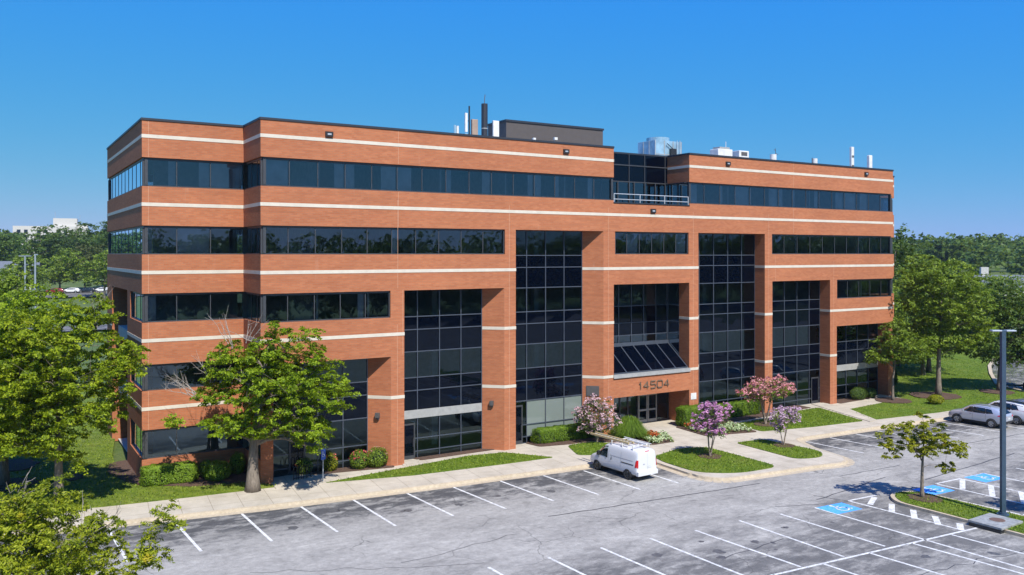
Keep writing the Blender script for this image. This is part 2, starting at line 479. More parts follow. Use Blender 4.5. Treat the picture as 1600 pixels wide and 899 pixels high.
def round_poly(pts, r, n=5):
    out = []; m = len(pts)
    for i in range(m):
        p = Vector(pts[i]); a = Vector(pts[i-1]) - p; b = Vector(pts[(i+1) % m]) - p
        rr = r[i] if isinstance(r, (list, tuple)) else r
        rr = min(rr, a.length*.48, b.length*.48)
        if rr < .01: out.append(tuple(p)); continue
        s, e = p + a.normalized()*rr, p + b.normalized()*rr
        for k in range(n+1):
            t = k/n; q = s*(1-t)**2 + p*2*t*(1-t) + e*t*t
            out.append((q.x, q.y))
    return out

def struct(name, mb, mat, **k): return tag(mb.build(name, mat, **k), kind='structure')

# kerb line of the lot, from left to right (lot side)
KERB = [(-60, 3.5), (-12, -2.45), (-9.46, -2.83), (-.74, -4.30), (8.65, -5.32), (18.76, -6.16), (22.5, -6.45), (23.15, -7.0), (23.2, -8.5),
        (23.1, -11.1)] + arc((24.9, -11.6), 1.75, 170, 250, 5) + [(26.5, -13.5), (28.85, -13.75), (31.0, -13.95)] + \
       arc((33.2, -12.6), 1.75, 250, 350, 6) + [(35.5, -10.0), (36.4, -8.15), (37.4, -7.95), (41.2, -8.17), (46.06, -8.45), (53.2, -9.0), (62, -9.9), (80, -11.5)]
lot = MB(); lot.add([(x, y, 0) for x, y in [(-60, -95), (130, -95), (130, -13.5)] + list(reversed([(x, y+.05) for x, y in KERB]))], [tuple(range(len(KERB)+3))])
struct('parking_lot', lot, M['asphalt'])
# concrete apron: everything between kerb and building
ap = MB()
back = [(80, -7), (66, -5.5), (62, 0), (62, 8), (-4, 8), (-6.5, 2.2), (-9, 0.0), (-13, .6), (-60, 6.5)]
inner = [(x, y+.16) for x, y in KERB]
ap.prism([(x, y) for x, y in inner] + back, -.04, .15)
struct('sidewalk', ap, M['walk'])
kb = MB()
for (a, b) in zip(KERB[:-1], KERB[1:]):
    d = Vector((b[0]-a[0], b[1]-a[1])); 
    if d.length < .05: continue
    n = Vector((-d.y, d.x)).normalized()
    prof = [(-.45, .004), (-.02, .012), (.03, .145), (.19, .158), (.19, -.03)]
    vs = [];
    for p in (a, b):
        for o_, z in prof: vs.append((p[0]+n.x*o_, p[1]+n.y*o_, z))
    kb.add(vs, [(i, i+1, 6+i, 5+i) for i in range(4)])
struct('kerb', kb, M['kerb'])

LAWNS = []
def patch(name, pts, z, mat, rnd=.4, base=.1):
    mb = MB(); mb.prism(round_poly(pts, rnd), base, z)
    if name == 'lawn': LAWNS.append((round_poly(pts, rnd), z))
    o = struct(name, mb, mat)
    return o
# lawns
patch('lawn', [(-75, 7.4), (-10.5, .55), (-8.3, .05), (-3.6, -.55), (.9, -.95), (-.3, 1.1), (-3.6, 1.7), (-6.1, 3.4), (-6.6, 8), (-6.5, 12), (-5.2, 21), (-4, 45), (-75, 60)], .19, M['lawn2'], .3)
patch('lawn', [(3.3, -1.55), (9, -.75), (13.6, -.12), (16.2, -.55), (18.3, -3.45), (14.5, -3.25), (8.5, -2.75)], .18, M['lawn'], .25)
patch('lawn', [(20.0, -3.75), (21.0, -1.15), (23.0, -.95), (25.3, -3.4), (21.7, -4.75)], .18, M['lawn'], .4)
patch('lawn', [(24.0, -6.75), (27.1, -5.9), (29.0, -6.6), (29.0, -12.9), (25.6, -12.75), (23.55, -11.2), (23.6, -8.2)], .19, M['lawn'], [.5, .6, .6, .9, 1.2, 1.0, .6])
patch('lawn', [(31.7, -6.65), (34.2, -6.9), (34.75, -11.6), (33.4, -12.75), (31.5, -12.1)], .19, M['lawn'], [.5, .4, .9, 1.0, .7])
patch('lawn', [(36.3, -4.9), (36.6, -1.9), (40.3, -1.6), (45.9, -.7), (48.2, -.6), (46.4, -6.4), (41, -5.85)], .18, M['lawn'], .3)
patch('lawn', [(49.7, -2.5), (55.9, -1.95), (60.4, 0.5), (62.2, 3), (90, 4), (100, -3), (78, -8.2), (62, -7.5), (55, -7.4), (47.3, -6.5)], .18, M['lawn'], .3)
patch('lawn', [(62, 3.2), (60, 30), (120, 40), (140, 2), (100, -2.5)], .185, M['lawn'], .3)
# planting beds
patch('mulch_bed', [(-7.3, 7.5), (-6.5, 4.3), (-3.6, 1.55), (.1, .75), (.4, 5), (-5.6, 5), (-5.7, 10.5), (-6.9, 10)], .21, M['mulch'], .5)
patch('mulch_bed', [(3.3, .55), (8.3, -.35), (8.6, 1.2), (1.9, 1.3)], .2, M['mulch'], .2)
patch('mulch_bed', [(10.5, .42), (16.6, .5), (15.9, 1.15), (10.2, 1.15)], .2, M['mulch'], .1)
patch('mulch_bed', [(18.9, 1.15), (19.2, -.4), (21.4, -.85), (23.4, -.85), (26.2, -4.1), (28.4, -4.1), (28.2, -.2), (26.4, .4), (24.8, 1.15)], .2, M['mulch'], .3)
patch('mulch_bed', [(31.5, -3.9), (31.8, -.3), (34.6, .2), (41.9, 1.1), (43.5, .2), (42, -1.0), (36.4, -1.2), (35.9, -4.9)], .2, M['mulch'], .3)
patch('mulch_bed', [(43.2, 1.12), (43.2, -.35), (47.6, -.3), (47.6, 1.12)], .195, M['mulch'], .1)
patch('mulch_bed', [(51.6, 1.1), (51.6, -.3), (57.3, .1), (57.3, 1.1)], .2, M['mulch'], .1)
def disc(name, c, r, z, mat, n=22, seed=1):
    rr = random.Random(seed); mb = MB()
    pts = [(c[0]+r*(1+rr.uniform(-.12, .12))*math.cos(2*PI*i/n), c[1]+r*(1+rr.uniform(-.12, .12))*math.sin(2*PI*i/n)) for i in range(n)]
    mb.prism(pts, .1, z); return struct(name, mb, mat)
for i, (c, r, z) in enumerate([((-12.6, 7.5), 1.5, .24), ((-9.5, 7.4), .9, .235), ((-12.6, 12.6), 1.8, .24), ((27.2, -8.7), .75, .22), ((33.9, -9.1), .7, .22), ((38.5, -3.3), .9, .22),
                               ((56.75, -1.92), 1.5, .25), ((62.6, -2.4), 2.2, .25), ((69.7, -4.2), 1.5, .25)]):
    disc('mulch_ring', c, r, z, M['mulch'], seed=i)
path = MB(); path.prism([(46.5, -6.9), (49.1, .9), (50.6, .75), (49.9, -2.45), (47.6, -6.7)], .1, .19)
path.prism([(49.9, -2.4), (50.1, -1.6), (57.6, -.1), (57.6, .9), (59.3, .9), (58.6, -1.6)], .1, .193)
path.prism([(.7, 1.0), (2.6, 1.2), (4.4, -.95), (2.9, -1.7), (.5, -1.4)], .1, .2)
path.prism([(9.2, 1.1), (10.4, .5), (10.0, -.1), (8.9, -.3)], .1, .21)
struct('path', path, M['walk'])

# lot island at the right with kerb, strip of grass
ISL = round_poly([(28.45, -21.4), (29.3, -20.35), (30.6, -20.2), (31.45, -21.0), (32.2, -34), (28.9, -34)], [.5, .7, .7, .6, .1, .1], 5)
mb = MB(); mb.prism(ISL, 0, .15); struct('kerb', mb, M['kerb'])
def inset(poly, d):
    cx = sum(p[0] for p in poly)/len(poly)
    return [(p[0] + (d if p[0] < 30.2 else -d), p[1] - (d if p[1] > -22 else -d*0)) for p in poly]
mb = MB(); mb.prism(inset(ISL, .17), .1, .175); struct('lawn', mb, M['lawn'])
LAWNS.append((inset(ISL, .17), .175))
disc('mulch_ring', (30.3, -21.9), .85, .2, M['mulch'], seed=31)

# painted markings
pm = MB()
def line(a, b, wdt=.135, z=.004):
    a, b = Vector((*a, 0)), Vector((*b, 0)); d = (b-a).normalized(); n = Vector((-d.y, d.x, 0))*wdt/2
    pm.quad((a-n).to_tuple()[:2]+(z,), (b-n).to_tuple()[:2]+(z,), (b+n).to_tuple()[:2]+(z,), (a+n).to_tuple()[:2]+(z,))
for a, b in [((-8.44, -3.35), (-8.25, -8.9)), ((-5.45, -3.75), (-5.2, -9.25)), ((-2.2, -4.4), (-2.06, -9.6)), ((.82, -4.7), (1.05, -9.9)), ((3.68, -5.1), (3.84, -10.55)), ((6.74, -5.45), (7.06, -10.6)),
             ((9.58, -5.8), (10.01, -11.0)), ((12.6, -6.1), (12.99, -11.15)), ((15.49, -6.4), (15.84, -11.45)), ((18.28, -6.75), (18.52, -11.9)), ((21.2, -7.0), (21.35, -12.0)),
             ((36.9, -8.5), (37.35, -13.0)), ((39.46, -8.6), (39.93, -12.9)), ((42.2, -8.75), (42.61, -12.9)), ((44.6, -8.9), (45.0, -13.3)), ((46.95, -9.1), (47.4, -13.7)), ((49.4, -9.3), (49.9, -14.1)),
             ((52.0, -9.55), (52.3, -14.2)), ((54.7, -9.8), (54.95, -14.5)), ((57.4, -10.1), (57.8, -14.9)), ((60.2, -10.3), (60.5, -15)), ((62.9, -10.6), (63.3, -15.2)), ((65.8, -10.9), (66.2, -15.4)),
             ((24.19, -19.5), (24.6, -30.4)), ((21.75, -19.3), (22.0, -25.2)), ((23.45, -25.6), (23.95, -30.6)), ((19.1, -18.95), (19.2, -25.1)), ((16.1, -18.9), (16.55, -24.9)), ((13.43, -18.65), (13.7, -24.8)),
             ((10.63, -18.44), (11.0, -24.5)), ((7.86, -18.19), (8.2, -24.3)), ((4.98, -17.84), (5.3, -24.2)), ((2.2, -17.6), (2.5, -24)),
             ((20.6, -25.4), (21.1, -30.6)), ((17.69, -25.2), (18.1, -30.4)), ((14.8, -24.9), (15.2, -30)), ((26.2, -25.9), (26.6, -31)),
             ((28.25, -25.95), (2.0, -23.95)),
             ((26.81, -19.63), (29.1, -19.75)), ((26.81, -19.63), (27.3, -25.8)),
             ((34.2, -20.1), (36.6, -20.2)), ((34.2, -20.1), (34.5, -26.5)), ((36.55, -20.2), (36.8, -26.2)), ((31.9, -21.2), (32.7, -30)), ((38.97, -20.2), (39.2, -26)), ((37.0, -20.2), (39.0, -20.25)), ((42, -20.6), (42.3, -26)), ((45, -21), (45.4, -26.5)), ((32.3, -26.0), (46, -27.2))]:
    line(a, b)
for a, b in [((28.65, -19.95), (27.2, -20.7)), ((28.3, -21.25), (26.98, -22.15)), ((28.3, -22.5), (26.98, -23.45)), ((28.25, -23.75), (27.1, -24.65)), ((28.2, -25.1), (27.3, -25.7)),
             ((36.6, -20.3), (34.4, -21.6)), ((36.6, -22.0), (34.45, -23.3)), ((36.65, -23.7), (34.5, -25.0))]:
    line(a, b, .3, .0045)
struct('parking_markings', pm, M['paint'])
bl = MB()
HP = [((25.2, -20.25), 0), ((32.8, -20.8), 0), ((37.95, -20.85), 0)]
for (c, _) in HP:
    bl.add([(c[0]-.95, c[1]-.65, .006), (c[0]+.95, c[1]-.75, .006), (c[0]+1.0, c[1]+.6, .006), (c[0]-.95, c[1]+.7, .006)], [(0, 1, 2, 3)])
struct('blue_pavement_marking', bl, M['blue'])
sy = MB()
def sline(c, pts, wd=.1):
    global pm
    old = pm; pm = sy
    for p, q in zip(pts[:-1], pts[1:]): line((c[0]+p[0], c[1]+p[1]), (c[0]+q[0], c[1]+q[1]), wd, .010)
    pm = old
for (c, _) in HP:   # wheelchair symbol lying on the pavement
    sline(c, [(.10+.32*math.cos(math.radians(t)), -.15+.32*math.sin(math.radians(t))) for t in range(120, 400, 20)], .09)
    sline(c, [(-.02, .38), (-.02, .02), (.34, .02), (.5, -.38), (.62, -.33)], .11)
    sline(c, [(-.02, .22), (.25, .22)], .08)
    sy.prism([(c[0]-.02+.1*math.cos(t*PI/5), c[1]+.50+.1*math.sin(t*PI/5)) for t in range(10)], .008, .011)
struct('accessible_symbol', sy, M['paint'])
ts = MB(); pm, keep = ts, pm
def wob(a, b, n=14, wd=.07, amp=.09, seed=0):
    r = random.Random(seed); P = []
    for i in range(n+1):
        t = i/n; P.append((a[0]+(b[0]-a[0])*t + r.uniform(-amp, amp)*.3, a[1]+(b[1]-a[1])*t + r.uniform(-amp, amp)))
    for p, q in zip(P[:-1], P[1:]): line(p, q, wd, .003)
wob((11.2, -13.3), (25.4, -14.6), 22, .09, .05, 1); wob((25.5, -18.6), (33.0, -17.6), 9, .07, .06, 2); wob((30.8, -16.0), (36.5, -16.3), 8, .06, .06, 3)
wob((34.5, -19.2), (46, -18.4), 10, .08, .05, 4); wob((26.0, -18.0), (26.7, -19.6), 5, .06, .12, 5); wob((22.5, -18.3), (24.9, -19.2), 6, .05, .06, 6)
wob((46, -14.9), (66, -16.0), 20, .07, .06, 7); wob((2, -15.5), (8.5, -14.7), 10, .04, .15, 8); wob((14.5, -22.4), (18.8, -22.0), 6, .05, .1, 9)
wob((-4, -13.0), (5, -17.5), 12, .035, .25, 10); wob((18, -28.0), (27, -28.8), 12, .04, .2, 11)
struct('tar_seam', ts, M['tar']); pm = keep

os_ = MB(); ro = random.Random(3)
for (u, v) in [(-.7, -7.2), (2.3, -7.6), (5.2, -7.9), (8.2, -8.2), (11.2, -8.6), (14.1, -8.9), (17.0, -9.2), (38.3, -11), (43.4, -11.4), (48.2, -11.8), (23.0, -22.5), (20.4, -22.0), (17.6, -21.6), (14.8, -21.4), (12.1, -21.2), (9.2, -21.0), (22.4, -28), (25.2, -28.4), (35.6, -24), (38, -24)]:
    for _ in range(ro.randint(1, 3)):
        cx, cy, r = u+ro.uniform(-.4, .4), v+ro.uniform(-1.3, 1.3), ro.uniform(.10, .30)
        os_.add([(cx+r*ro.uniform(.6, 1.2)*math.cos(q*PI/6), cy+r*ro.uniform(.6, 1.3)*math.sin(q*PI/6), .0025) for q in range(12)], [tuple(range(12))])
struct('oil_stain', os_, plain('oil_stain', (.085, .083, .082), .6, 0, .3, 6))

# side road at the far right
rd = MB()
rp = [(70, -40), (71, -9), (72.5, -4.5), (74.3, -1.7), (81.5, 2.9), (87.7, 6.5), (95, 10)]
for a, b in zip(rp[:-1], rp[1:]):
    d = Vector((b[0]-a[0], b[1]-a[1])).normalized(); n = Vector((d.y, -d.x))
    rd.quad((a[0], a[1], .2), (a[0]+n.x*13, a[1]+n.y*13, .2), (b[0]+n.x*13, b[1]+n.y*13, .2), (b[0], b[1], .2))
struct('road', rd, M['asphalt'])
rk = MB()
for a, b in zip(rp[1:-1], rp[2:]): rk.bar((a[0], a[1], .25), (b[0], b[1], .25), .35, .16)
struct('kerb', rk, M['kerb'])
# road, parking and grass strips behind at far left
rl = MB()
rl.quad((-60, 105, terrain(-40, 105)+.3), (40, 118, terrain(10, 118)+.3), (40, 128, terrain(10, 128)+.3), (-60, 115, terrain(-40, 115)+.3))
rl.quad((-60, 190, terrain(-30, 190)+.3), (60, 205, terrain(30, 205)+.3), (60, 222, terrain(30, 222)+.3), (-60, 207, terrain(-30, 207)+.3))
struct('road', rl, M['asphalt'])

# ------------------------------------------------------------------ the office building
BL = (29.8, 10, .15)
B = empty('office_building', BL, 0, 'long five storey red brick office building with pale stone bands and dark glass', 'office building')
def bpart(name, mb, mat, parent=None, **k): return mb.build(name, mat, parent or B, off=BL, **k)

W_ = 59.6; SIL = lambda k: 4*k+1.55; HED = lambda k: 7.08 if k == 1 else 4*k+3.25
TOP = 21.42; BD = .30; GIN = .16
BAL = (26.03, 33.57); BALZ = 17.33
# openings of the main face: u0, u1, z0, z1, reveal
RIB = [(4, 0, 26.03), (4, 33.57, W_), (3, 0, 16.6), (3, 26.15, 33.5), (3, 43.0, W_), (2, 0, 8.15), (2, 51.45, W_)]
POR = [(1, .74, 8.19), (2, 9.1, 16.55), (3, 17.47, 25.07)]
PORR = [(k, W_-b, W_-a) for k, a, b in POR]
holes = [(a, b, SIL(k), HED(k), BD) for k, a, b in RIB]
holes += [(a, b, .0, HED(k), 1.15) for k, a, b in POR + PORR]
holes += [(26.03, 33.57, 4.42, 11.3, 1.15), (26.03, 33.57, 0, 2.87, 2.4), (26.03, 33.57, BALZ, TOP, None)]

def grid_wall(mb, O, T, nrm, L, top, holes):
    us = sorted({0, L, *[h[0] for h in holes], *[h[1] for h in holes]}); zs = sorted({0, top, *[h[2] for h in holes], *[h[3] for h in holes]})
    us = [u for u in us if -1e-6 <= u <= L+1e-6]
    P = lambda u, z, d=0: (O[0]+T[0]*u-nrm[0]*d, O[1]+T[1]*u-nrm[1]*d, z)
    cell = {}
    for i in range(len(us)-1):
        for j in range(len(zs)-1):
            cu, cz = (us[i]+us[i+1])/2, (zs[j]+zs[j+1])/2
            h = next((h for h in holes if h[0] < cu < h[1] and h[2] < cz < h[3]), None)
            cell[i, j] = h
            if h is None: mb.quad(P(us[i], zs[j]), P(us[i+1], zs[j]), P(us[i+1], zs[j+1]), P(us[i], zs[j+1]))
    for (i, j), h in cell.items():
        if h is None or h[4] is None: continue
        D = h[4]
        for di, dj in ((-1, 0), (1, 0), (0, -1), (0, 1)):
            if cell.get((i+di, j+dj), 0) is None:
                if di: u = us[i] if di < 0 else us[i+1]; mb.quad(P(u, zs[j]), P(u, zs[j], D), P(u, zs[j+1], D), P(u, zs[j+1]))
                else: z = zs[j] if dj < 0 else zs[j+1]; mb.quad(P(us[i], z), P(us[i], z, D), P(us[i+1], z, D), P(us[i+1], z))

wall = MB()
grid_wall(wall, (0, 0), (1, 0), (0, -1), W_, TOP, holes)
# wings: step faces, recessed fronts, ends
LW, RW, YB = -5.84, 65.44, 20.8
ALLR = lambda L: [(0, L, SIL(k), HED(k), BD) for k in range(5)]
grid_wall(wall, (0, 3.87), (0, -1), (-1, 0), 3.87, TOP, ALLR(3.87))
grid_wall(wall, (LW, 3.87), (1, 0), (0, -1), 5.84, TOP, ALLR(5.84))
SIDE = [(0, YB-3.87, SIL(k), HED(k), BD) for k in (3, 4)] + [(0, 4.8, SIL(k), HED(k), BD) for k in (0, 1, 2)] + [(6.1, 14.0, 0, 11.25, 2.0)]
grid_wall(wall, (LW, 3.87), (0, 1), (-1, 0), YB-3.87, TOP, SIDE)
grid_wall(wall, (W_, 0), (0, 1), (1, 0), 3.87, TOP, ALLR(3.87))
grid_wall(wall, (W_, 3.87), (1, 0), (0, -1), 5.84, TOP, ALLR(5.84))
grid_wall(wall, (RW, 3.87), (0, 1), (1, 0), YB-3.87, TOP, SIDE)
grid_wall(wall, (LW, YB), (1, 0), (0, 1), RW-LW, TOP, [(0, RW-LW, SIL(k), HED(k), BD) for k in range(5)])
# chamfered outer sides of the piers
for k, a, b in POR:
    wall.quad((b, 0, 0), (b-1.15, 1.15, 0), (b-1.15, 1.15, HED(k)), (b, 0, HED(k)))
for k, a, b in PORR:
    wall.quad((a, 0, 0), (a+1.15, 1.15, 0), (a+1.15, 1.15, HED(k)), (a, 0, HED(k)))
# balcony return walls: brick above, glazing below
for u, s in ((BAL[0], 1), (BAL[1], -1)):
    wall.box(min(u, u-s*.25), max(u, u-s*.25), .002, 2.55, HED(4), TOP)
    wall.box(min(u, u-s*.25), max(u, u-s*.25), .30, 2.55, BALZ-.6, SIL(4)) if False else None
bpart('wall', wall, M['brick'], uv=True)
sof = MB()
for k, a, b in POR + PORR: sof.box(a+.01, b-.01, .03, 1.14, HED(k)+.004, HED(k)+.05)
bpart('soffit', sof, M['soffit'])

# stone bands (project 2 cm), broken at the openings, wrapped round the piers
def band_segments(z):
    seg = [(0, W_)]
    for a, b, z0, z1, d in holes:
        if z0 < z < z1:
            new = []
            for s, e in seg:
                if a > s + 1e-6: new.append((s, min(e, a)))
                if b < e - 1e-6: new.append((max(s, b), e))
            seg = [q for q in new if q[1]-q[0] > .01]
    return seg
for k in range(5):
    z = 4*k+4.49; h = .103; mb = MB(); pr = .018
    for s, e in band_segments(z): mb.box(s-(pr if s == 0 else 0), e+(pr if e == W_ else 0), -pr, .05, z-h, z+h)
    for kk, a, b in POR + PORR:
        if z < HED(kk):
            chL = (kk, a, b) in POR
            cu, pu = (b, a) if chL else (a, b); sg = -1 if chL else 1
            q = pr*.7071
            # chamfer strip
            mb.prism([(cu + sg*.0 , -pr), (cu+sg*1.15+sg*q, 1.15-q), (cu+sg*1.15, 1.15), (cu, 0)], z-h, z+h)
            # perpendicular side of the pier
            sg2 = 1 if chL else -1
            mb.box(min(pu, pu+sg2*pr), max(pu, pu+sg2*pr), -pr, 1.15, z-h, z+h)
    if 4.42 < z < 11.3:
        mb.box(26.03, 26.03+pr, -pr, 1.15, z-h, z+h); mb.box(33.57-pr, 33.57, -pr, 1.15, z-h, z+h)
    if k == 4:
        mb.box(26.03-.02, 26.03+pr, -pr, 2.5, z-h, z+h); mb.box(33.57-pr, 33.57+.02, -pr, 2.5, z-h, z+h)
    mb.box(-pr, .05, .05, 3.87-pr, z-h, z+h); mb.box(W_-.05, W_+pr, .05, 3.87-pr, z-h, z+h)
    mb.box(LW-pr, 0, 3.87-pr, 3.92, z-h, z+h); mb.box(W_, RW+pr, 3.87-pr, 3.92, z-h, z+h)
    lim = [(3.92, YB)] if k > 2 or k == 2 else [(3.92, 9.97), (17.87, YB)]
    for a, b in lim: mb.box(LW-pr, LW+.05, a, b, z-h, z+h); mb.box(RW-.05, RW+pr, a, b, z-h, z+h)
    bpart('stone_band', mb, M['stone'])

# vertical movement joints in the brick
jt = MB()
for u, z0, z1 in [(8.65, 11.4, 17.0), (9.0, 7.2, 11.3), (16.95, 0.2, 16.9), (8.62, .2, 9.1), (25.55, .2, 17.0), (34.0, .2, 16.9), (42.6, .2, 16.9), (51.0, .2, 12.9), (43.4, 11.3, 13.4), (8.69, 19.3, 21.4), (8.69, 15.3, 17.5), (45.7, 19.3, 21.4), (45.7, 15.3, 17.5)]:
    jt.box(u-.009, u+.009, -.004, .01, z0, z1)
for k in range(5): jt.box(-5.5, -5.482, 3.866, 3.88, HED(k)+.01, SIL(k+1)-.01 if k < 4 else 21.4)
bpart('movement_joint', jt, M['mortar'])

# coping along the parapet and roof deck
cp = MB(); t0, t1 = TOP, TOP+.13
o = .05
for x0, x1, y0, y1 in [(-o, BAL[0]+.02, -o, .32), (BAL[1]-.02, W_+o, -o, .32), (-o, .3, .32, 3.87-o), (LW-o, -o+.35, 3.87-o, 4.19), (LW-o, LW+.3, 4.19, YB-.3), (LW-o, RW+o, YB-.3, YB+o),
                       (W_-.3, W_+o, .32, 3.87-o), (W_-.3, RW+o, 3.87-o, 4.19), (RW-.3, RW+o, 4.19, YB-.3), (BAL[0]-.3, BAL[0]+.04, .32, 2.52), (BAL[1]-.04, BAL[1]+.3, .32, 2.52), (BAL[0]-.3, BAL[1]+.3, 2.52, 2.85)]:
    cp.box(x0, x1, y0, y1, t0, t1)
bpart('coping', cp, M['coping'])
rf = MB()
rf.box(.05, BAL[0]-.3, .3, 4.2, 20.7, 20.9); rf.box(BAL[1]+.3, W_-.05, .3, 4.2, 20.7, 20.9); rf.box(BAL[0]-.3, BAL[1]+.3, 2.7, 4.2, 20.7, 20.9)
rf.box(LW+.05, RW-.05, 4.2, YB-.05, 20.7, 20.9)
bpart('roof', rf, M['roof'])

# interior: storey slabs with ceilings, core walls, partitions, blinds
for k in range(-1, 5):
    z0, z1 = (4*k+3.62, 4*k+4.40) if k >= 0 else (.1, .16)
    mb = MB()
    mb.box(.5, W_-.5, 2.75, YB-.4, z0, z1); mb.box(LW+.4, .5, 4.3, YB-.4, z0, z1); mb.box(W_-.5, RW-.4, 4.3, YB-.4, z0, z1)
    if k >= 0:
        for kk, a, b in RIB:
            if kk == k: mb.box(a+.35, b-.35, .32, 2.75, HED(kk)+.05, HED(kk)+.6)
            if kk == k+1: mb.box(a+.35, b-.35, .32, 2.75, SIL(kk)-.75, SIL(kk)-.45)
    bpart('floor_slab', mb, M['slab'])
iw = MB(); rr = random.Random(4)
iw.box(1, W_-1, 8.0, 8.2, .2, 20.6); iw.box(LW+1.5, 1, 9.5, 9.7, .2, 20.6)
for k in range(5):
    for (kk, a, b) in RIB:
        if kk != k: continue
        u = a + rr.uniform(3, 5)
        while u < b-1:
            iw.box(u, u+.12, .45, 8.0, 4*k+.5, 4*k+3.6); u += rr.choice((3.3, 5, 5, 6.7, 8.2))
for k, a, b in POR + PORR:
    for q in range(k+1): iw.box((a+b)/2-.2, (a+b)/2+.2, 3.2, 3.6, 4*q+.4, 4*q+3.6)
bpart('interior_wall', iw, M['inwall'])
bpart('glass_ceiling', MB().box(.5, W_-.5, 2.6, 20, 20.2, 20.3), M['slab']).name = 'ceiling'

# ribbon windows: glass with frame
def ribbon(planes, label=None):
    """planes: list of (O, T, nrm, L, zs, ze, divs)"""
    g, f, c = MB(), MB(), MB()
    for (O, T, n, u0, u1, z0, z1, divs, postL, postR) in planes:
        P = lambda u, z, d: (O[0]+T[0]*u-n[0]*d, O[1]+T[1]*u-n[1]*d, z)
        ed = [u0] + divs + [u1]
        for a, b in zip(ed[:-1], ed[1:]):
            j = [rr.uniform(-.004, .004) for _ in range(4)]
            g.quad(P(a, z0, GIN+j[0]), P(b, z0, GIN+j[1]), P(b, z1, GIN+j[2]), P(a, z1, GIN+j[3]))
            if rr.random() < ((.7 if z0 > 17 else .22) if n == (0, -1) else .0):
                wd = rr.choice((.25, .4, .6, 1.0, b-a-.1))
                s = a+.05 if rr.random() < .5 else b-.05-wd
                c.quad(P(s, z0, .3), P(s+wd, z0, .3), P(s+wd, z1, .3), P(s, z1, .3))
        def bb(ua, ub, za, zb, d0, d1):
            q = [P(ua, za, d0), P(ub, za, d0), P(ub, za, d1), P(ua, za, d1), P(ua, zb, d0), P(ub, zb, d0), P(ub, zb, d1), P(ua, zb, d1)]
            f.add(q, [(0,1,2,3),(4,5,6,7),(0,1,5,4),(1,2,6,5),(2,3,7,6),(3,0,4,7)])
        bb(u0, u1, z0+.002, z0+.07, .07, .24); bb(u0, u1, z1-.13, z1-.002, .12, .24)
        for d in divs: bb(d-.026, d+.026, z0+.07, z1-.13, .142, .24)
        for e, w_ in ((u0, postL), (u1, postR)):
            if w_: s = (e, e+w_) if e == u0 else (e-w_, e); bb(s[0], s[1], z0+.07, z1-.13, .05, .26)
    wn = bpart('window', f, M['frame'])
    bpart('glass', g, M['glass'], wn)
    if c.v: bpart('blind', c, M['curtain'], wn)
    return wn
def divs(a, b, step): 
    n = max(1, round((b-a)/step)); return [a+(b-a)*i/n for i in range(1, n)]
MAIN = ((0, 0), (1, 0), (0, -1))
for k, a, b in RIB:
    st = 1.71 if (k, a) != (3, 26.15) else 1.225
    pl = 0.17 if a in (0, 33.57) else .06; prr = .17 if b in (W_, 26.03) else .06
    ribbon([(*MAIN, a+(GIN if a == 0 else .03), b-(GIN if b == W_ else .03), SIL(k), HED(k), divs(a, b, st), pl, prr)])
for k in range(5):
    ze = HED(k)
    ribbon([((0, 3.87), (0, -1), (-1, 0), GIN, 3.87-GIN, SIL(k), ze, divs(0, 3.87, 1.3), .0, .17), ((LW, 3.87), (1, 0), (0, -1), GIN, 5.84, SIL(k), ze, divs(0, 5.84, 1.93), .17, 0)])
    Ls = YB-3.87-.1 if k > 2 else 4.8
    ribbon([((LW, 3.87), (0, 1), (-1, 0), GIN, Ls, SIL(k), ze, divs(0, Ls, 1.7), .17, .06)])
    ribbon([((W_, 0), (0, 1), (1, 0), GIN, 3.87, SIL(k), ze, divs(0, 3.87, 1.3), .17, .0), ((W_, 3.87), (1, 0), (0, -1), 0, 5.84-GIN, SIL(k), ze, divs(0, 5.84, 1.93), 0, .17)])
    ribbon([((RW, 3.87), (0, 1), (1, 0), GIN, Ls, SIL(k), ze, divs(0, Ls, 1.7), .17, .06)])
    ribbon([((LW, YB), (1, 0), (0, 1), 0.1, RW-LW-.1, SIL(k), ze, divs(0, RW-LW, 1.7), .17, .17)])

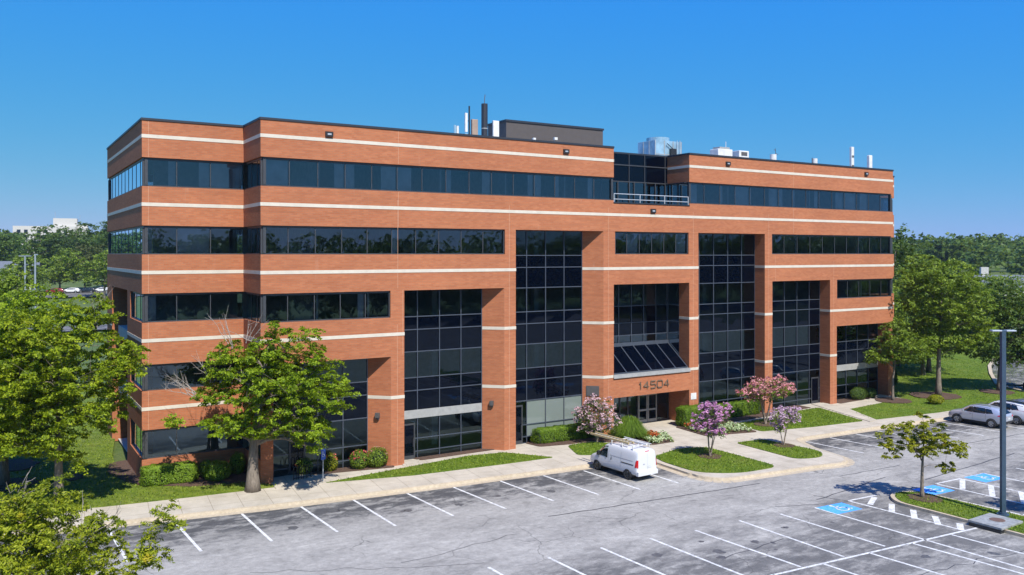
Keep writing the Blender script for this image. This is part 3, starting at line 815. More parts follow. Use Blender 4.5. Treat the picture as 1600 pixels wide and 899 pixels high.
# curtain walls
def curtain(u0, u1, v, z0, z1, cols, opts=(), name='curtain_wall'):
    f, vis, spn, bln, met = MB(), MB(), MB(), MB(), MB()
    rows = [z0]
    for k in range(0, 5):
        rows += [4*k+.62, 4*k+1.47, 4*k+3.17]
    rows = sorted(r for r in rows if z0 <= r < z1-.25) + [z1]
    if 'low' in opts: rows = [r for r in rows if r > 1.3 or r == z0]; rows.insert(1, .98)
    ed = [u0] + sorted(c for c in cols if u0+.12 < c < u1-.12) + [u1]
    for a, b in zip(ed[:-1], ed[1:]):
        for c, d in zip(rows[:-1], rows[1:]):
            m_ = (c+d)/2 % 4
            tgt = vis if (1.47 < m_ < 3.17 or (c+d)/2 < 1.4) else spn
            if 'blind' in opts and .6 < (c+d)/2 < 2.95 and a > u0+.9: tgt = bln
            if 'band' in opts and 2.75 < (c+d)/2 < 3.4: tgt = spn
            j = [rr.uniform(-.004, .004) for _ in range(4)]
            tgt.quad((a, v+j[0], c), (b, v+j[1], c), (b, v+j[2], d), (a, v+j[3], d))
    for e in ed: f.box(e-.028, e+.028, v-.06, v+.05, z0, z1)
    for r in rows[:-1]: f.box(u0, u1, v-.055, v+.045, r-.03, r+.03)
    f.box(u0, u1, v-.058, v+.05, z1-.08, z1-.003)
    o = bpart(name, f, M['mullion'])
    for nm, mb, mt in (('glass', vis, 'portalglass'), ('spandrel_panel', spn, 'spandrel'), ('blind_glass', bln, 'blindglass')):
        if mb.v: bpart(nm, mb, M[mt], o)
    if 'band' in opts:
        met.box(u0+.03, u1-.03, v-.10, v-.062, 2.80, 3.35); bpart('metal_band', met, M['alu'], o)
    for op in opts:
        if isinstance(op, tuple):
            a, b, zt = op
            d = MB(); d.box(a, a+.09, v-.09, v-.062, .17, zt); d.box(b-.09, b, v-.09, v-.062, .17, zt); d.box(a+.09, b-.09, v-.09, v-.062, zt-.12, zt); d.box(a+.09, b-.09, v-.09, v-.062, .17, .4)
            d.bar((b-.16, v-.14, .95), (b-.16, v-.14, 1.5), .03, .03)
            dd = bpart('door', d, M['frame'], o)
            g = MB(); g.quad((a+.09, v-.07, .4), (b-.09, v-.07, .4), (b-.09, v-.07, zt-.12), (a+.09, v-.07, zt-.12))
            bpart('door_glass', g, M['spandrel'], o)
    return o
ST = 1.62
def rcols(u1, u0): return [u1-ST*i for i in range(1, 6) if u1-ST*i > u0]
def lcols(u0, u1): return [u0+ST*i for i in range(1, 6) if u0+ST*i < u1]
OPT = {1: ((2.0, 3.0, 2.5),), 2: ('band', (9.3, 10.35, 2.5)), 3: ('blind', (17.65, 18.7, 2.9))}
for k, a, b in POR: curtain(a, b-1.15, 1.15, .16, HED(k)+.02, rcols(b-1.15, a), OPT[k])
OPR = {1: ('band',), 2: ((49.3, 50.3, 2.5),), 3: ()}
for k, a, b in PORR: curtain(a+1.15, b, 1.15, .16, HED(k)+.02, lcols(a+1.15, b), OPR[k])
# side portals on the end walls
for X, s in ((LW, 1), (RW, -1)):
    f, g = MB(), MB(); x = X + s*1.2
    for i in range(5): f.box(x-.05, x+.05, 9.97+1.97*i-.03, 9.97+1.97*i+.03, .16, 11.2)
    for z in (.2, 1.5, 3.2, 4.6, 5.5, 7.2, 8.6, 9.5, 11.15): f.box(x-.045, x+.045, 9.98, 17.86, z-.03, z+.03)
    g.quad((x, 9.97, .16), (x, 17.87, .16), (x, 17.87, 11.25), (x, 9.97, 11.25))
    o = bpart('curtain_wall', f, M['mullion']); bpart('glass', g, M['spandrel'], o)

# entrance bay: upper glazing set back, glass returns, sloped skylight, number beam, doors
f, vis, spn = MB(), MB(), MB()
ed = [26.03, 27.23, 28.5, 29.77, 31.04, 32.31, 33.5]; zr = [4.3, 5.47, 7.17, 8.15, 9.47, 11.3]
for a, b in zip(ed[:-1], ed[1:]):
    for c, d in zip(zr[:-1], zr[1:]):
        (vis if (c+d)/2 % 4 > 1.47 and (c+d)/2 % 4 < 3.2 else spn).quad((a, 2.55, c), (b, 2.55, c), (b, 2.55, d), (a, 2.55, d))
for a in (26.05, 33.55):
    for c, d in zip(zr[:-1], zr[1:]): spn.quad((a, 1.15, c), (a, 2.55, c), (a, 2.55, d), (a, 1.15, d))
    for z in zr[1:-1]: f.box(a-.03, a+.03, 1.16, 2.5, z-.03, z+.03)
for e in ed: f.box(e-.03, e+.03, 2.49, 2.6, 4.3, 11.3)
for z in zr[1:-1]: f.box(26.06, 33.5, 2.495, 2.59, z-.03, z+.03)
sofm = MB().box(26.04, 33.56, 1.14, 2.6, 11.305, 11.4)
o = bpart('curtain_wall', f, M['mullion']); bpart('glass', vis, M['glass'], o); bpart('spandrel_panel', spn, M['spandrel'], o); bpart('soffit', sofm, M['darkframe'], o)

def lerp3(a, b, t): return tuple(a[i]+(b[i]-a[i])*t for i in range(3))
fr, gl, si = MB(), MB(), MB()
T0, T1 = (26.1, 2.40, 6.40), (33.45, 2.40, 6.40); S0, S1 = (26.1, .10, 4.66), (33.45, .10, 4.66)
gl.quad(S0, S1, T1, T0)
for i in range(7):
    t = i/6; fr.bar(lerp3(S0, S1, t), lerp3(T0, T1, t), .07, .09)
fr.bar(lerp3(S0, S1, -.001), lerp3(S0, S1, 1.001), .09, .07)
fr.box(26.06, 33.52, 2.33, 2.48, 6.30, 6.62)
fr.quad((26.1, .12, 4.6), (26.1, 2.4, 4.6), (26.1, 2.4, 6.4), (26.1, .1, 4.66)); fr.quad((33.45, .12, 4.6), (33.45, 2.4, 4.6), (33.45, 2.4, 6.4), (33.45, .1, 4.66))
si.box(25.98, 33.62, -.07, 2.4, 4.40, 4.60); si.box(25.98, 33.62, -.10, .02, 4.32, 4.43)
ca = bpart('skylight', fr, M['mullion']); bpart('glass', gl, M['spandrel'], ca); bpart('sill', si, M['alu'], ca)
# ceiling of the entrance and its glazed screen with doors
en = MB(); en.box(26.03, 33.57, .31, 2.6, 2.875, 2.95); bpart('entrance_ceiling', en, M['soffit'])
f, g, dr = MB(), MB(), MB(); v = 2.4
for u in (26.1, 27.3, 28.5, 29.3, 30.27, 32.27, 33.5): f.box(u-.05, u+.05, v-.06, v+.06, .16, 2.87)
f.box(26.1, 33.5, v-.055, v+.055, 2.42, 2.52); f.box(26.1, 33.5, v-.055, v+.055, .16, .3)
g.quad((26.1, v, .16), (33.5, v, .16), (33.5, v, 2.87), (26.1, v, 2.87))
o = bpart('entrance_screen', f, M['frame']); bpart('glass', g, M['glass'], o)
for u in (30.32, 31.3):
    d = MB(); a, b = u, u+.93
    d.box(a, a+.1, v-.12, v-.062, .18, 2.42); d.box(b-.1, b, v-.12, v-.062, .18, 2.42); d.box(a+.1, b-.1, v-.12, v-.062, 2.3, 2.42); d.box(a+.1, b-.1, v-.12, v-.062, .18, .42); d.box(a+.1, b-.1, v-.12, v-.062, 1.1, 1.24)
    bpart('door', d, M['alu'], o)

# address number 14504 on the beam: one raised digit each
def digit(ch, x, z, w_, h):
    mb = MB(); t = .066; y0, y1 = -.075, -.02; r = .12
    def L(pts):
        for p, q in zip(pts[:-1], pts[1:]):
            mb.bar((x+p[0]*w_, (y0+y1)/2, z+p[1]*h), (x+q[0]*w_, (y0+y1)/2, z+q[1]*h), abs(y1-y0), t, (0, 0, 1)) if abs(p[1]-q[1]) < 1e-6 else mb.bar((x+p[0]*w_, (y0+y1)/2, z+p[1]*h), (x+q[0]*w_, (y0+y1)/2, z+q[1]*h), t, abs(y1-y0), (0, 1, 0))
    if ch == '1': L([(.30, .72), (.62, 1), (.62, 0)])
    if ch == '4': L([(.72, 0), (.72, 1), (.02, .32), (1, .32)])
    if ch == '5': L([(.97, 1), (.08, 1), (.05, .56), (.85, .56), (.98, .42), (.98, .14), (.85, 0), (.05, 0)])
    if ch == '0': L([(.15, 0), (.85, 0), (1, .15), (1, .85), (.85, 1), (.15, 1), (0, .85), (0, .15), (.15, 0)])
    return mb
x = 28.35
for ch in '14504':
    wd = .36 if ch == '1' else .52
    bpart('address_digit', digit(ch, x, 3.34, wd, .52), M['number']); x += wd + .16
pq = MB(); pq.box(23.9, 25.0, -.05, .0, 3.15, 3.9)
# plaque and lamps sit on the chamfers, notice on the pier right of the doors
def on_chamfer(u, s, w_, d, z0, z1, mb=None):
    """box of width w_ and depth d on the 45 degree face starting at (u, 0), s metres along u"""
    mb = mb or MB(); c = Vector((u-s, s)); t = Vector((-.7071, .7071)); n = Vector((-.7071, -.7071))
    q = [c+t*w_/2, c-t*w_/2, c-t*w_/2+n*d, c+t*w_/2+n*d]
    return mb.prism([(p.x, p.y) for p in q], z0, z1)
bpart('plaque', on_chamfer(25.07, .56, .95, .05, 3.1, 3.84), M['dgrey'])
for u in (8.19, 16.55):
    lm = on_chamfer(u, .62, .26, .22, 3.22, 3.52); on_chamfer(u, .62, .18, .1, 3.08, 3.22, lm)
    bpart('wall_lamp', lm, M['dgrey'])
nb = MB(); nb.box(33.72, 34.3, -.03, .0, 2.08, 2.58); bpart('notice_board', nb, M['white'])
for u, z in [(4.12, 20.84), (21.68, 20.9), (37.78, 20.92), (55.55, 20.96), (29.81, 16.86)]:
    fl = MB(); fl.box(u-.24, u+.24, -.12, 0, z-.15, z+.15)
    le = MB(); le.box(u-.12, u+.12, -.135, -.122, z-.05, z+.04)
    o = bpart('floodlight', fl, M['black']); bpart('lens', le, M['rail'], o)
# balcony: floor, glazed back wall, returns and rail
bf = MB(); bf.box(26.05, 33.55, .02, 2.7, BALZ-.3, BALZ+.02); bf.box(26.0, 33.6, -.05, .25, BALZ+.021, BALZ+.1)
bpart('balcony_floor', bf, M['coping'])
f, vis, spn = MB(), MB(), MB()
cols = [26.3, 27.25, 28.4, 29.55, 30.05, 31.15, 32.25, 33.3]; rows = [BALZ, 19.25, 20.55, 21.45]
for a, b in zip([26.03]+cols, cols+[33.57]):
    for c, d in zip(rows[:-1], rows[1:]): (vis if c == BALZ else spn).quad((a, 2.55, c), (b, 2.55, c), (b, 2.55, d), (a, 2.55, d))
for c in cols: f.box(c-.045, c+.045, 2.47, 2.6, BALZ, 19.25)
for c in cols[1::2]: f.box(c-.03, c+.03, 2.5, 2.6, 19.25, 21.45)
for r in rows[1:-1]: f.box(26.05, 33.55, 2.48, 2.6, r-.04, r+.04)
for u, s in ((26.03, -1), (33.57, 1)):
    vis.quad((u+s*.1, .3, BALZ), (u+s*.1, 2.55, BALZ), (u+s*.1, 2.55, HED(4)), (u+s*.1, .3, HED(4)))
    f.box(min(u, u+s*.15), max(u, u+s*.15), 1.35, 1.42, BALZ, HED(4))
o = bpart('balcony_glazing', f, M['frame']); bpart('glass', vis, M['glass'], o); bpart('spandrel_panel', spn, M['spandrel'], o)
bs = MB(); 
for u, s in ((26.03, -1), (33.57, 1)): bs.box(min(u-s*.2, u-s*.25)-0, max(u+s*.25, u), .31, 2.54, HED(4)-.06, HED(4)-.004)
bpart('balcony_soffit', bs, M['coping'])
ra = MB()
for z in (BALZ+.32, BALZ+.72): ra.tube([(26.05, .0, z), (33.45, .0, z)], .032, 8)
for u in (26.05, 28.55, 31.0, 33.45): ra.tube([(u, .0, BALZ+.05), (u, .0, BALZ+.72)], .036, 8)
bpart('railing', ra, M['rail'])
pt = MB(); pt.box(21.55, 31.2, 8.0, 10.9, 20.9, 24.1)
o = bpart('penthouse', pt, M['pent'])
pc = MB(); pc.box(21.48, 31.27, 7.93, 10.97, 24.1, 24.26); bpart('coping', pc, M['coping'], o)
# ------------------------------------------------------------------ rooftop equipment (each stands on the roof)
RZ = 20.9
def single(name, mb, mat, loc, label, cat, group=None, **k):
    o = mb.build(name, mat, off=loc, **k); o.location = loc
    return tag(o, label, cat, group)
e = empty('antenna_mast', (16.0, 6, RZ), 0, 'short twin grey antenna pipes at the far left of the rooftop antennas', 'antenna')
MB().tube([(-.1, 0, 0), (-.1, 0, 2.2)], .09, 8).build('pipe', M['galv'], e); MB().tube([(.12, 0, 0), (.12, 0, 2.15)], .1, 8).build('pipe', M['white'], e)
e = empty('antenna_mast', (16.95, 6, RZ), 0, 'tall thin dark mast with two slim white panels above the parapet', 'antenna')
MB().tube([(.16, 0, 0), (.16, 0, 3.72)], .06, 8).build('mast', M['black'], e)
for z in (0.2, 1.75): MB().box(-.22, -.02, -.1, .06, z, z+1.42).build('panel', M['white'], e, bevel=.02)
MB().bar((-.1, 0, 1.2), (.16, 0, 1.2), .05, .05).bar((-.1, 0, 2.6), (.16, 0, 2.6), .05, .05).build('bracket', M['black'], e)
e = empty('panel_antenna', (17.55, 6, RZ), 0, 'brown rectangular antenna panel with a small dark unit at its right side', 'antenna')
MB().box(-.25, .25, -.12, .12, .3, 2.75).build('panel', M['tan'], e, bevel=.03); MB().box(.28, .42, -.1, .1, .6, 1.6).build('radio_unit', M['black'], e); MB().tube([(0, .15, 0), (0, .15, 2.6)], .04).build('mast', M['dgrey'], e)
e = empty('antenna_mast', (18.42, 6, RZ), 0, 'tallest dark blue-grey antenna tube with whip tip', 'antenna')
MB().cyl((0, 0), .24, 0, 2.1, 14).cyl((0, 0), .24, 2.16, 4.0, 14).build('tube', M['coping'], e); MB().cyl((0, 0), .25, 2.1, 2.16, 14).build('collar', M['alu'], e)
MB().tube([(0, 0, 4.0), (0, 0, 4.3), (.05, 0, 4.7)], .03).build('whip', M['dgrey'], e)
e = empty('panel_antenna', (19.4, 6, RZ), 0, 'plain white antenna panel just left of the dark penthouse', 'antenna')
MB().box(-.26, .26, -.1, .1, .3, 2.8).build('panel', M['white'], e, bevel=.04); MB().tube([(0, .15, 0), (0, .15, 2.7)], .04).build('mast', M['dgrey'], e)
e = empty('roof_vent', (24.8, 6, RZ), 0, 'small brown box vent with white camera in front of the penthouse', 'roof vent')
MB().box(-.5, .5, -.3, .3, 0, 1.5).build('housing', M['tan'], e); MB().box(-.62, .62, -.4, .4, 1.5, 1.58).build('cap', M['dgrey'], e); MB().box(-.06, .22, -.15, .05, 1.72, 1.92).bar((0, 0, 1.58), (0, 0, 1.75), .06, .06).build('camera', M['white'], e)
e = empty('roof_camera', (21.9, 4.5, RZ), 0, 'tiny white camera on a short stalk left of the brown vent', 'camera')
MB().box(-.12, .1, -.12, .1, 1.25, 1.5).build('head', M['white'], e); MB().bar((0, 0, 0), (0, 0, 1.3), .06, .06).build('stalk', M['dgrey'], e)

e = empty('cooling_tower', (39.5, 10.2, RZ), 0, 'boxy galvanised cooling tower with round fan collar behind the balcony', 'cooling tower')
MB().box(-1.6, 1.6, -1.2, 1.2, .5, 3.0).build('casing', M['galv'], e, bevel=.02)
MB().cyl((-.2, 0), 1.05, 3.0, 3.36, 28).build('fan_collar', M['galv'], e); MB().cyl((-.2, 0), .93, 3.36, 3.38, 28).build('fan_guard', M['dgrey'], e)
sm = MB()
for x_ in (-1.6, -.5, .55, 1.55): sm.box(x_-.02, x_+.05, -1.235, -1.2, .5, 3.0)
for y_ in (-.4, .4): sm.box(-1.63, -1.6, y_-.02, y_+.02, .5, 3.0)
sm.box(-1.6, 1.6, -1.23, -1.2, 1.7, 1.76); sm.build('seam', M['alu'], e)
MB().box(.1, .75, -1.5, -1.24, 1.5, 2.3).bar((.4, -1.35, 2.3), (-.3, -1.35, 2.75), .07, .07).build('motor', M['black'], e, bevel=.05)
MB().bar((.95, -1.32, .6), (.95, -1.32, 3.1), .05, .05).bar((1.3, -1.32, .6), (1.3, -1.32, 3.1), .05, .05).build('ladder', M['rail'], e)
for x_ in (-1.4, 1.4): MB().box(x_-.15, x_+.15, -1.1, 1.1, 0, .5).build('leg', M['dgrey'], e)
e = empty('air_conditioner', (40.2, 3, RZ), 0, 'wide low white rooftop unit with a thin whip, right of the cooling tower', 'air conditioner')
MB().box(-.95, .75, -.5, .5, .2, 1.62).build('casing', M['white'], e, bevel=.04); MB().box(-.7, .5, -.4, .4, 1.62, 1.8).build('fan_cover', M['alu'], e); MB().tube([(.45, 0, 1.7), (.45, 0, 2.35)], .025).build('whip', M['white'], e)
e = empty('air_conditioner', (42.35, 3, RZ), 0, 'small white rooftop unit with dark louvres beside the wide one', 'air conditioner')
MB().box(-.6, .6, -.5, .5, .2, 1.62).build('casing', M['white'], e, bevel=.04); MB().box(-.35, .35, -.53, -.5, 1.2, 1.5).build('louvre', M['dgrey'], e)
e = empty('antenna_dish', (44.85, 1.5, RZ), 0, 'white drum antenna with thin aerial in the middle of the right roof edge', 'antenna')
MB().cyl((0, 0), .28, .75, 1.35, 16).build('drum', M['white'], e); MB().bar((0, 0, 0), (0, 0, .8), .1, .1).build('mast', M['rail'], e); MB().bar((.3, 0, 1.1), (.3, 0, 1.9), .03, .03).bar((.3, 0, 1.5), (.62, 0, 1.35), .03, .03).bar((.3, 0, 1.7), (.1, 0, 1.8), .03, .03).build('aerial', M['dgrey'], e)
e = empty('roof_fan', (50.3, 1.5, RZ), 0, 'small grey drum vent low at the right roof edge', 'roof vent')
MB().cyl((0, 0), .24, .2, 1.3, 14).build('drum', M['white'], e); MB().bar((-.35, 0, .2), (-.35, 0, 1.35), .05, .05).bar((-.35, 0, .9), (0, 0, .9), .05, .05).build('bracket', M['dgrey'], e)
e = empty('panel_antenna', (55.54, 1.5, RZ), 0, 'tall slim white panel antenna with grey joints near the right roof end', 'antenna')
MB().box(-.19, .19, -.12, .12, .2, 2.7).build('panel', M['white'], e, bevel=.03); MB().box(-.14, .14, -.14, -.12, .9, 1.0).box(-.14, .14, -.14, -.12, 1.7, 1.9).build('joint', M['dgrey'], e)
e = empty('panel_antenna', (58.2, 1.5, RZ), 0, 'shorter white panel antenna at the far right roof end', 'antenna')
MB().box(-.25, .22, -.15, .15, .2, 2.08).build('panel', M['white'], e, bevel=.05); MB().tube([(0, .2, 0), (0, .2, 1.9)], .04).build('mast', M['dgrey'], e)

# ------------------------------------------------------------------ plants
rng = np.random.default_rng(11)
def leaf_mesh(name, pts, nrm, size, mat, parent, aspect=.55, droop=.25):
    """one folded leaf of four corners at each point"""
    n = len(pts); size = np.broadcast_to(size, (n,))
    a = rng.normal(size=(n, 3)); a[:, 2] -= droop
    a -= nrm*np.sum(a*nrm, 1, keepdims=True); a /= np.linalg.norm(a, axis=1, keepdims=True)+1e-9
    b = np.cross(nrm, a); s = size[:, None]
    v = np.stack([pts-a*s*.5, pts+b*s*aspect*.5-nrm*s*.06, pts+a*s*.5+nrm*s*-.1, pts-b*s*aspect*.5-nrm*s*.06], 1).reshape(-1, 3)
    me = bpy.data.meshes.new(name)
    me.vertices.add(4*n); me.vertices.foreach_set('co', v.astype(np.float32).ravel())
    me.loops.add(4*n); me.loops.foreach_set('vertex_index', np.arange(4*n, dtype=np.int32))
    me.polygons.add(n); me.polygons.foreach_set('loop_start', np.arange(0, 4*n, 4, dtype=np.int32)); me.polygons.foreach_set('loop_total', np.full(n, 4, dtype=np.int32))
    me.update(); me.validate()
    return link_mesh(name, me, mat, parent)

def unit(n):
    d = rng.normal(size=(n, 3)); return d/np.linalg.norm(d, axis=1, keepdims=True)

def sample_clumps(lobes, n, gap):
    out = []; wts = np.array([l[6] if len(l) > 6 else l[3]*l[4]*l[5] for l in lobes], float)**.75; wts /= wts.sum()
    tries = 0
    while len(out) < n and tries < n*25:
        tries += 1
        l = lobes[rng.choice(len(lobes), p=wts)]
        d = unit(1)[0]; r = rng.random()**.42
        p = np.array(l[:3]) + d*r*np.array(l[3:6])
        if all(np.sum((p-q)**2*np.array([1, 1, 2.2])) > gap*gap for q in out): out.append(p)
    return np.array(out)

def clump_leaves(cl, rad, per, flat=.55, sprays=6):
    """each clump is a handful of flattened leaf sprays set apart, with gaps between them"""
    k = len(cl); rs = rad*rng.uniform(.55, 1.35, k)
    m = max(1, per//sprays)
    d = unit(k*sprays); d[:, 2] *= flat
    sc = np.repeat(cl, sprays, 0)+d*(rng.random(k*sprays)**.5*.95)[:, None]*np.repeat(rs, sprays)[:, None]
    sr = np.repeat(rs, sprays)*rng.uniform(.32, .62, k*sprays)
    tilt = unit(k*sprays)*.35+np.array([0, 0, 1])+d*.35; tilt /= np.linalg.norm(tilt, axis=1, keepdims=True)
    n = k*sprays*m
    o = unit(n); o *= (rng.random(n)**.45)[:, None]
    T = np.repeat(tilt, m, 0); o -= T*np.sum(o*T, 1, keepdims=True)*.72
    o *= np.repeat(sr, m)[:, None]; o[:, 2] -= .25*np.sum(o*o, 1)/np.repeat(sr, m)
    pts = np.repeat(sc, m, 0)+o
    nr = T*.9+unit(n)*.75+np.repeat(d, m, 0)*.3
    nr /= np.linalg.norm(nr, axis=1, keepdims=True)
    return pts, nr

def tree(name, label, loc, lobes, n=120, rad=.7, per=130, leaf=.16, gap=.55, trunk_r=.2, fork=1.8, mat='maple', bark='bark', stems=1, group=None, flat=.55, cat='tree', twigs=None, aspect=.55,
         flowers=None, lean=(0, 0), limbs=9, rz=-YAW, trunk_only=None):
    t = empty(name, loc, rz, label, cat, group)
    cl = sample_clumps(lobes, n, gap)
    tb = MB()
    ztop = max(l[2]+l[5]*.55 for l in lobes); cx = np.average([l[0] for l in lobes], weights=[l[3]*l[4]*l[5] for l in lobes])
    nodes = []
    for s in range(stems):
        ang = 2*PI*s/stems + rng.uniform(0, 1); sp = 0 if stems == 1 else .10*ztop
        P = []
        for i in range(7):
            q = i/6; z = -.1+q*(ztop*(.88 if stems == 1 else .72)+.1)
            bend = (max(0, z-fork)/max(.1, ztop-fork))
            P.append(np.array([cx*.75*bend + lean[0]*q + math.cos(ang)*sp*q*1.6 + rng.uniform(-.03, .03)*ztop*.3*bend, lean[1]*q + math.sin(ang)*sp*q*1.6 + rng.uniform(-.03, .03)*ztop*.3*bend, z]))
        R = [trunk_r*(1.35 if i == 0 else 1-.86*(i/6)**.9) for i in range(7)]
        fine = [P[0]] ; fr_ = [R[0]]
        for i in range(6):
            for q in (.5, 1): fine.append(P[i]*(1-q)+P[i+1]*q); fr_.append(R[i]*(1-q)+R[i+1]*q)
        fr_[1] = trunk_r*1.04
        tb.tube(fine, fr_, 9)
        nodes += [(p, r) for p, r in zip(fine, fr_) if p[2] > fork*.9]
    # limbs to scattered clumps, then twigs from the nearest lower limb point
    order = rng.permutation(len(cl)); big = order[:limbs]
    def branch(start, r0, end, n_=6, sag=.12, r1=None):
        d = end-start; L = np.linalg.norm(d); P = []
        for i in range(n_+1):
            q = i/n_; p = start+d*q; p = p + np.array([0, 0, 1])*L*sag*math.sin(PI*q)*(1 if d[2] > -.2 else .5) + rng.normal(size=3)*L*.018*(0 < i < n_)
            P.append(p)
        Rr = [max(.006, r0+( (r1 or r0*.2)-r0)*(i/n_)) for i in range(n_+1)]
        tb.tube(P, Rr, 6 if r0 > .03 else 4, cap=False); return list(zip(P, Rr))
    def attach(c, pool):
        best, bs = None, 1e9
        for p, r in pool:
            dz = c[2]-p[2]; h = math.hypot(c[0]-p[0], c[1]-p[1])
            sc = math.hypot(h, dz) + (1.5 if dz < .25*h else 0)*max(.3, .35*h-dz)
            if sc < bs: best, bs = (p, r), sc
        return best
    extra = []
    for i in big:
        p, r = attach(cl[i], nodes); extra += branch(p, min(r*.7, trunk_r*.5), cl[i], 7)
    pool = nodes + extra
    for i in order[limbs:]:
        p, r = attach(cl[i], pool); nb_ = branch(p, min(r*.55, trunk_r*.16), cl[i], 4, .08)
        if len(pool) < 400: pool += nb_[2:]
    tb.build('trunk', M[bark], t, shade=True)
    if twigs:
        tw = MB()
        for c, ln, cnt, dirn in twigs:
            for _ in range(cnt):
                d = np.array(dirn)+rng.normal(size=3)*.35; d /= np.linalg.norm(d); p = np.array(c)+rng.normal(size=3)*.1
                P = [p]; 
                for _k in range(5): d = d+rng.normal(size=3)*.16; P.append(P[-1]+d/np.linalg.norm(d)*ln/5)
                tw.tube(P, [.022, .018, .014, .010, .007, .004], 4)
                for _k in range(3):
                    j = rng.integers(1, 5); d2 = d+rng.normal(size=3)*.7; q = P[j]
                    tw.tube([q, q+d2/np.linalg.norm(d2)*ln*.2, q+d2/np.linalg.norm(d2)*ln*.36+np.array([0, 0, .05])], [.010, .007, .004], 4)
        tw.build('dead_branch', M['deadwood'], t)
    pts, nr = clump_leaves(cl, rad, per, flat)
    leaf_mesh('crown', pts, nr, leaf*rng.uniform(.7, 1.3, len(pts)), M[mat], t, aspect)
    if flowers:
        fm, fn, fr2, fper, fs, side = flowers
        sel = [c for c in cl if c[2] > np.median(cl[:, 2])-1.2*side]
        cc = []
        for c in sel:
            for _ in range(fn): 
                d = unit(1)[0]; d[2] = abs(d[2])*.8+.1; cc.append(c+d*rad*rng.uniform(.75, 1.1)*np.array([1, 1, .9]))
        fp, fnn = clump_leaves(np.array(cc), fr2, fper, 1.0)
        leaf_mesh('blossom', fp, fnn, fs*rng.uniform(.7, 1.3, len(fp)), M[fm], t, .9)
    return t

# the big maple in front of the left wing
tree('maple_tree', 'lone broad maple growing beside the sidewalk in front of the left brick wing', (-.7, -.98, .18),
     [(.9, 0, 6.2, 2.6, 2.5, 2.2), (3.7, -.2, 5.6, 1.8, 1.8, 1.5), (5.0, -.3, 5.2, .9, .9, .8), (2.9, -.5, 3.6, 1.8, 1.5, .9), (1.35, 0, 8.5, .8, .9, 1.0), (3.1, 0, 8.6, .75, .8, 1.1), (3.9, 0, 7.4, .8, .9, .9), (-1.3, 0, 7.3, 1.1, 1.2, 1.1),
      (-2.2, 0, 5.7, 1.4, 1.3, .9), (-4.1, -.4, 4.0, .65, .6, .3, .9), (-1.2, -.3, 3.9, 1.5, 1.3, .8), (.5, -.8, 3.9, 1.3, 1.2, .9), (3.4, -.6, 2.8, 1.1, 1.0, .5)],
     n=300, rad=.57, per=265, leaf=.135, gap=.55, trunk_r=.36, fork=2.2, mat='maple', limbs=16,
     twigs=[((-3.2, -.3, 5.4), 2.0, 9, (-1, 0, .9)), ((-1.3, 0, 8.2), 2.1, 4, (-.3, 0, 1)), ((-.2, 0, 8.4), 1.6, 4, (-.2, 0, 1)), ((-2.6, 0, 6.4), 1.6, 4, (-.5, 0, 1))])
# big trees on the left lawn
tree('shade_tree', 'large yellow-green tree at left whose crown reaches over the building corner', (-10.3, 1.3, .18),
     [(.2, 0, 7.4, 3.6, 3.2, 2.9), (3.2, -.4, 7.6, 1.5, 1.6, 1.7), (1.2, 0, 10.0, 1.9, 1.8, 1.3), (.6, -.6, 4.9, 3.0, 2.6, 1.2), (2.9, -.5, 5.3, 1.5, 1.4, 1.1), (-.6, -.9, 3.4, 2.4, 1.8, 1.1), (.9, -.6, 2.7, 1.0, .9, .5), (-2.3, 0, 8.8, 2.0, 2.0, 1.6), (-2.0, -.4, 4.6, 2.0, 2.0, 1.2)],
     n=290, rad=.64, per=290, leaf=.145, gap=.68, trunk_r=.26, fork=2.6, mat='yellowleaf', limbs=15, twigs=[((2.0, 0, 9.8), 2, 5, (0, 0, 1))])
tree('shade_tree', 'second lawn tree behind the yellow-green one, trunk in a mulch ring', (-12.7, 7.6, .18),
     [(.2, 0, 7.4, 3.4, 3.2, 2.8), (2.9, -.4, 7.2, 1.7, 1.6, 1.6), (1.6, 0, 10.4, 1.7, 1.7, 1.1), (.4, -.6, 4.6, 2.6, 2.4, 1.2)],
     n=190, rad=.8, per=200, leaf=.17, gap=.74, trunk_r=.26, fork=2.4, mat='maple', limbs=12)
tree('shade_tree', 'large tree at the left picture edge farthest back on the lawn', (-13.6, 12.8, .18),
     [(-.5, 0, 8.0, 4.4, 4.0, 3.3), (-.5, -.6, 4.6, 4.0, 3.2, 1.6), (1.0, 0, 11.0, 2.1, 2.1, 1.3), (-3.5, 0, 10.2, 2.5, 2, 1.5)],
     n=210, rad=.95, per=150, leaf=.21, gap=.8, trunk_r=.32, fork=2.5, mat='greenleaf', limbs=12)
tree('shade_tree', 'tree cut by the left picture edge in front of the other lawn trees', (-14.6, 3.2, .18),
     [(.3, 0, 6.6, 3.6, 3.3, 2.9), (1.6, 0, 9.4, 1.8, 1.8, 1.3), (.6, -.5, 3.9, 3.0, 2.8, 1.2), (2.8, 0, 5.6, 1.6, 1.5, 1.3)],
     n=220, rad=.75, per=230, leaf=.15, gap=.7, trunk_r=.26, fork=2.2, mat='yellowleaf', limbs=12)
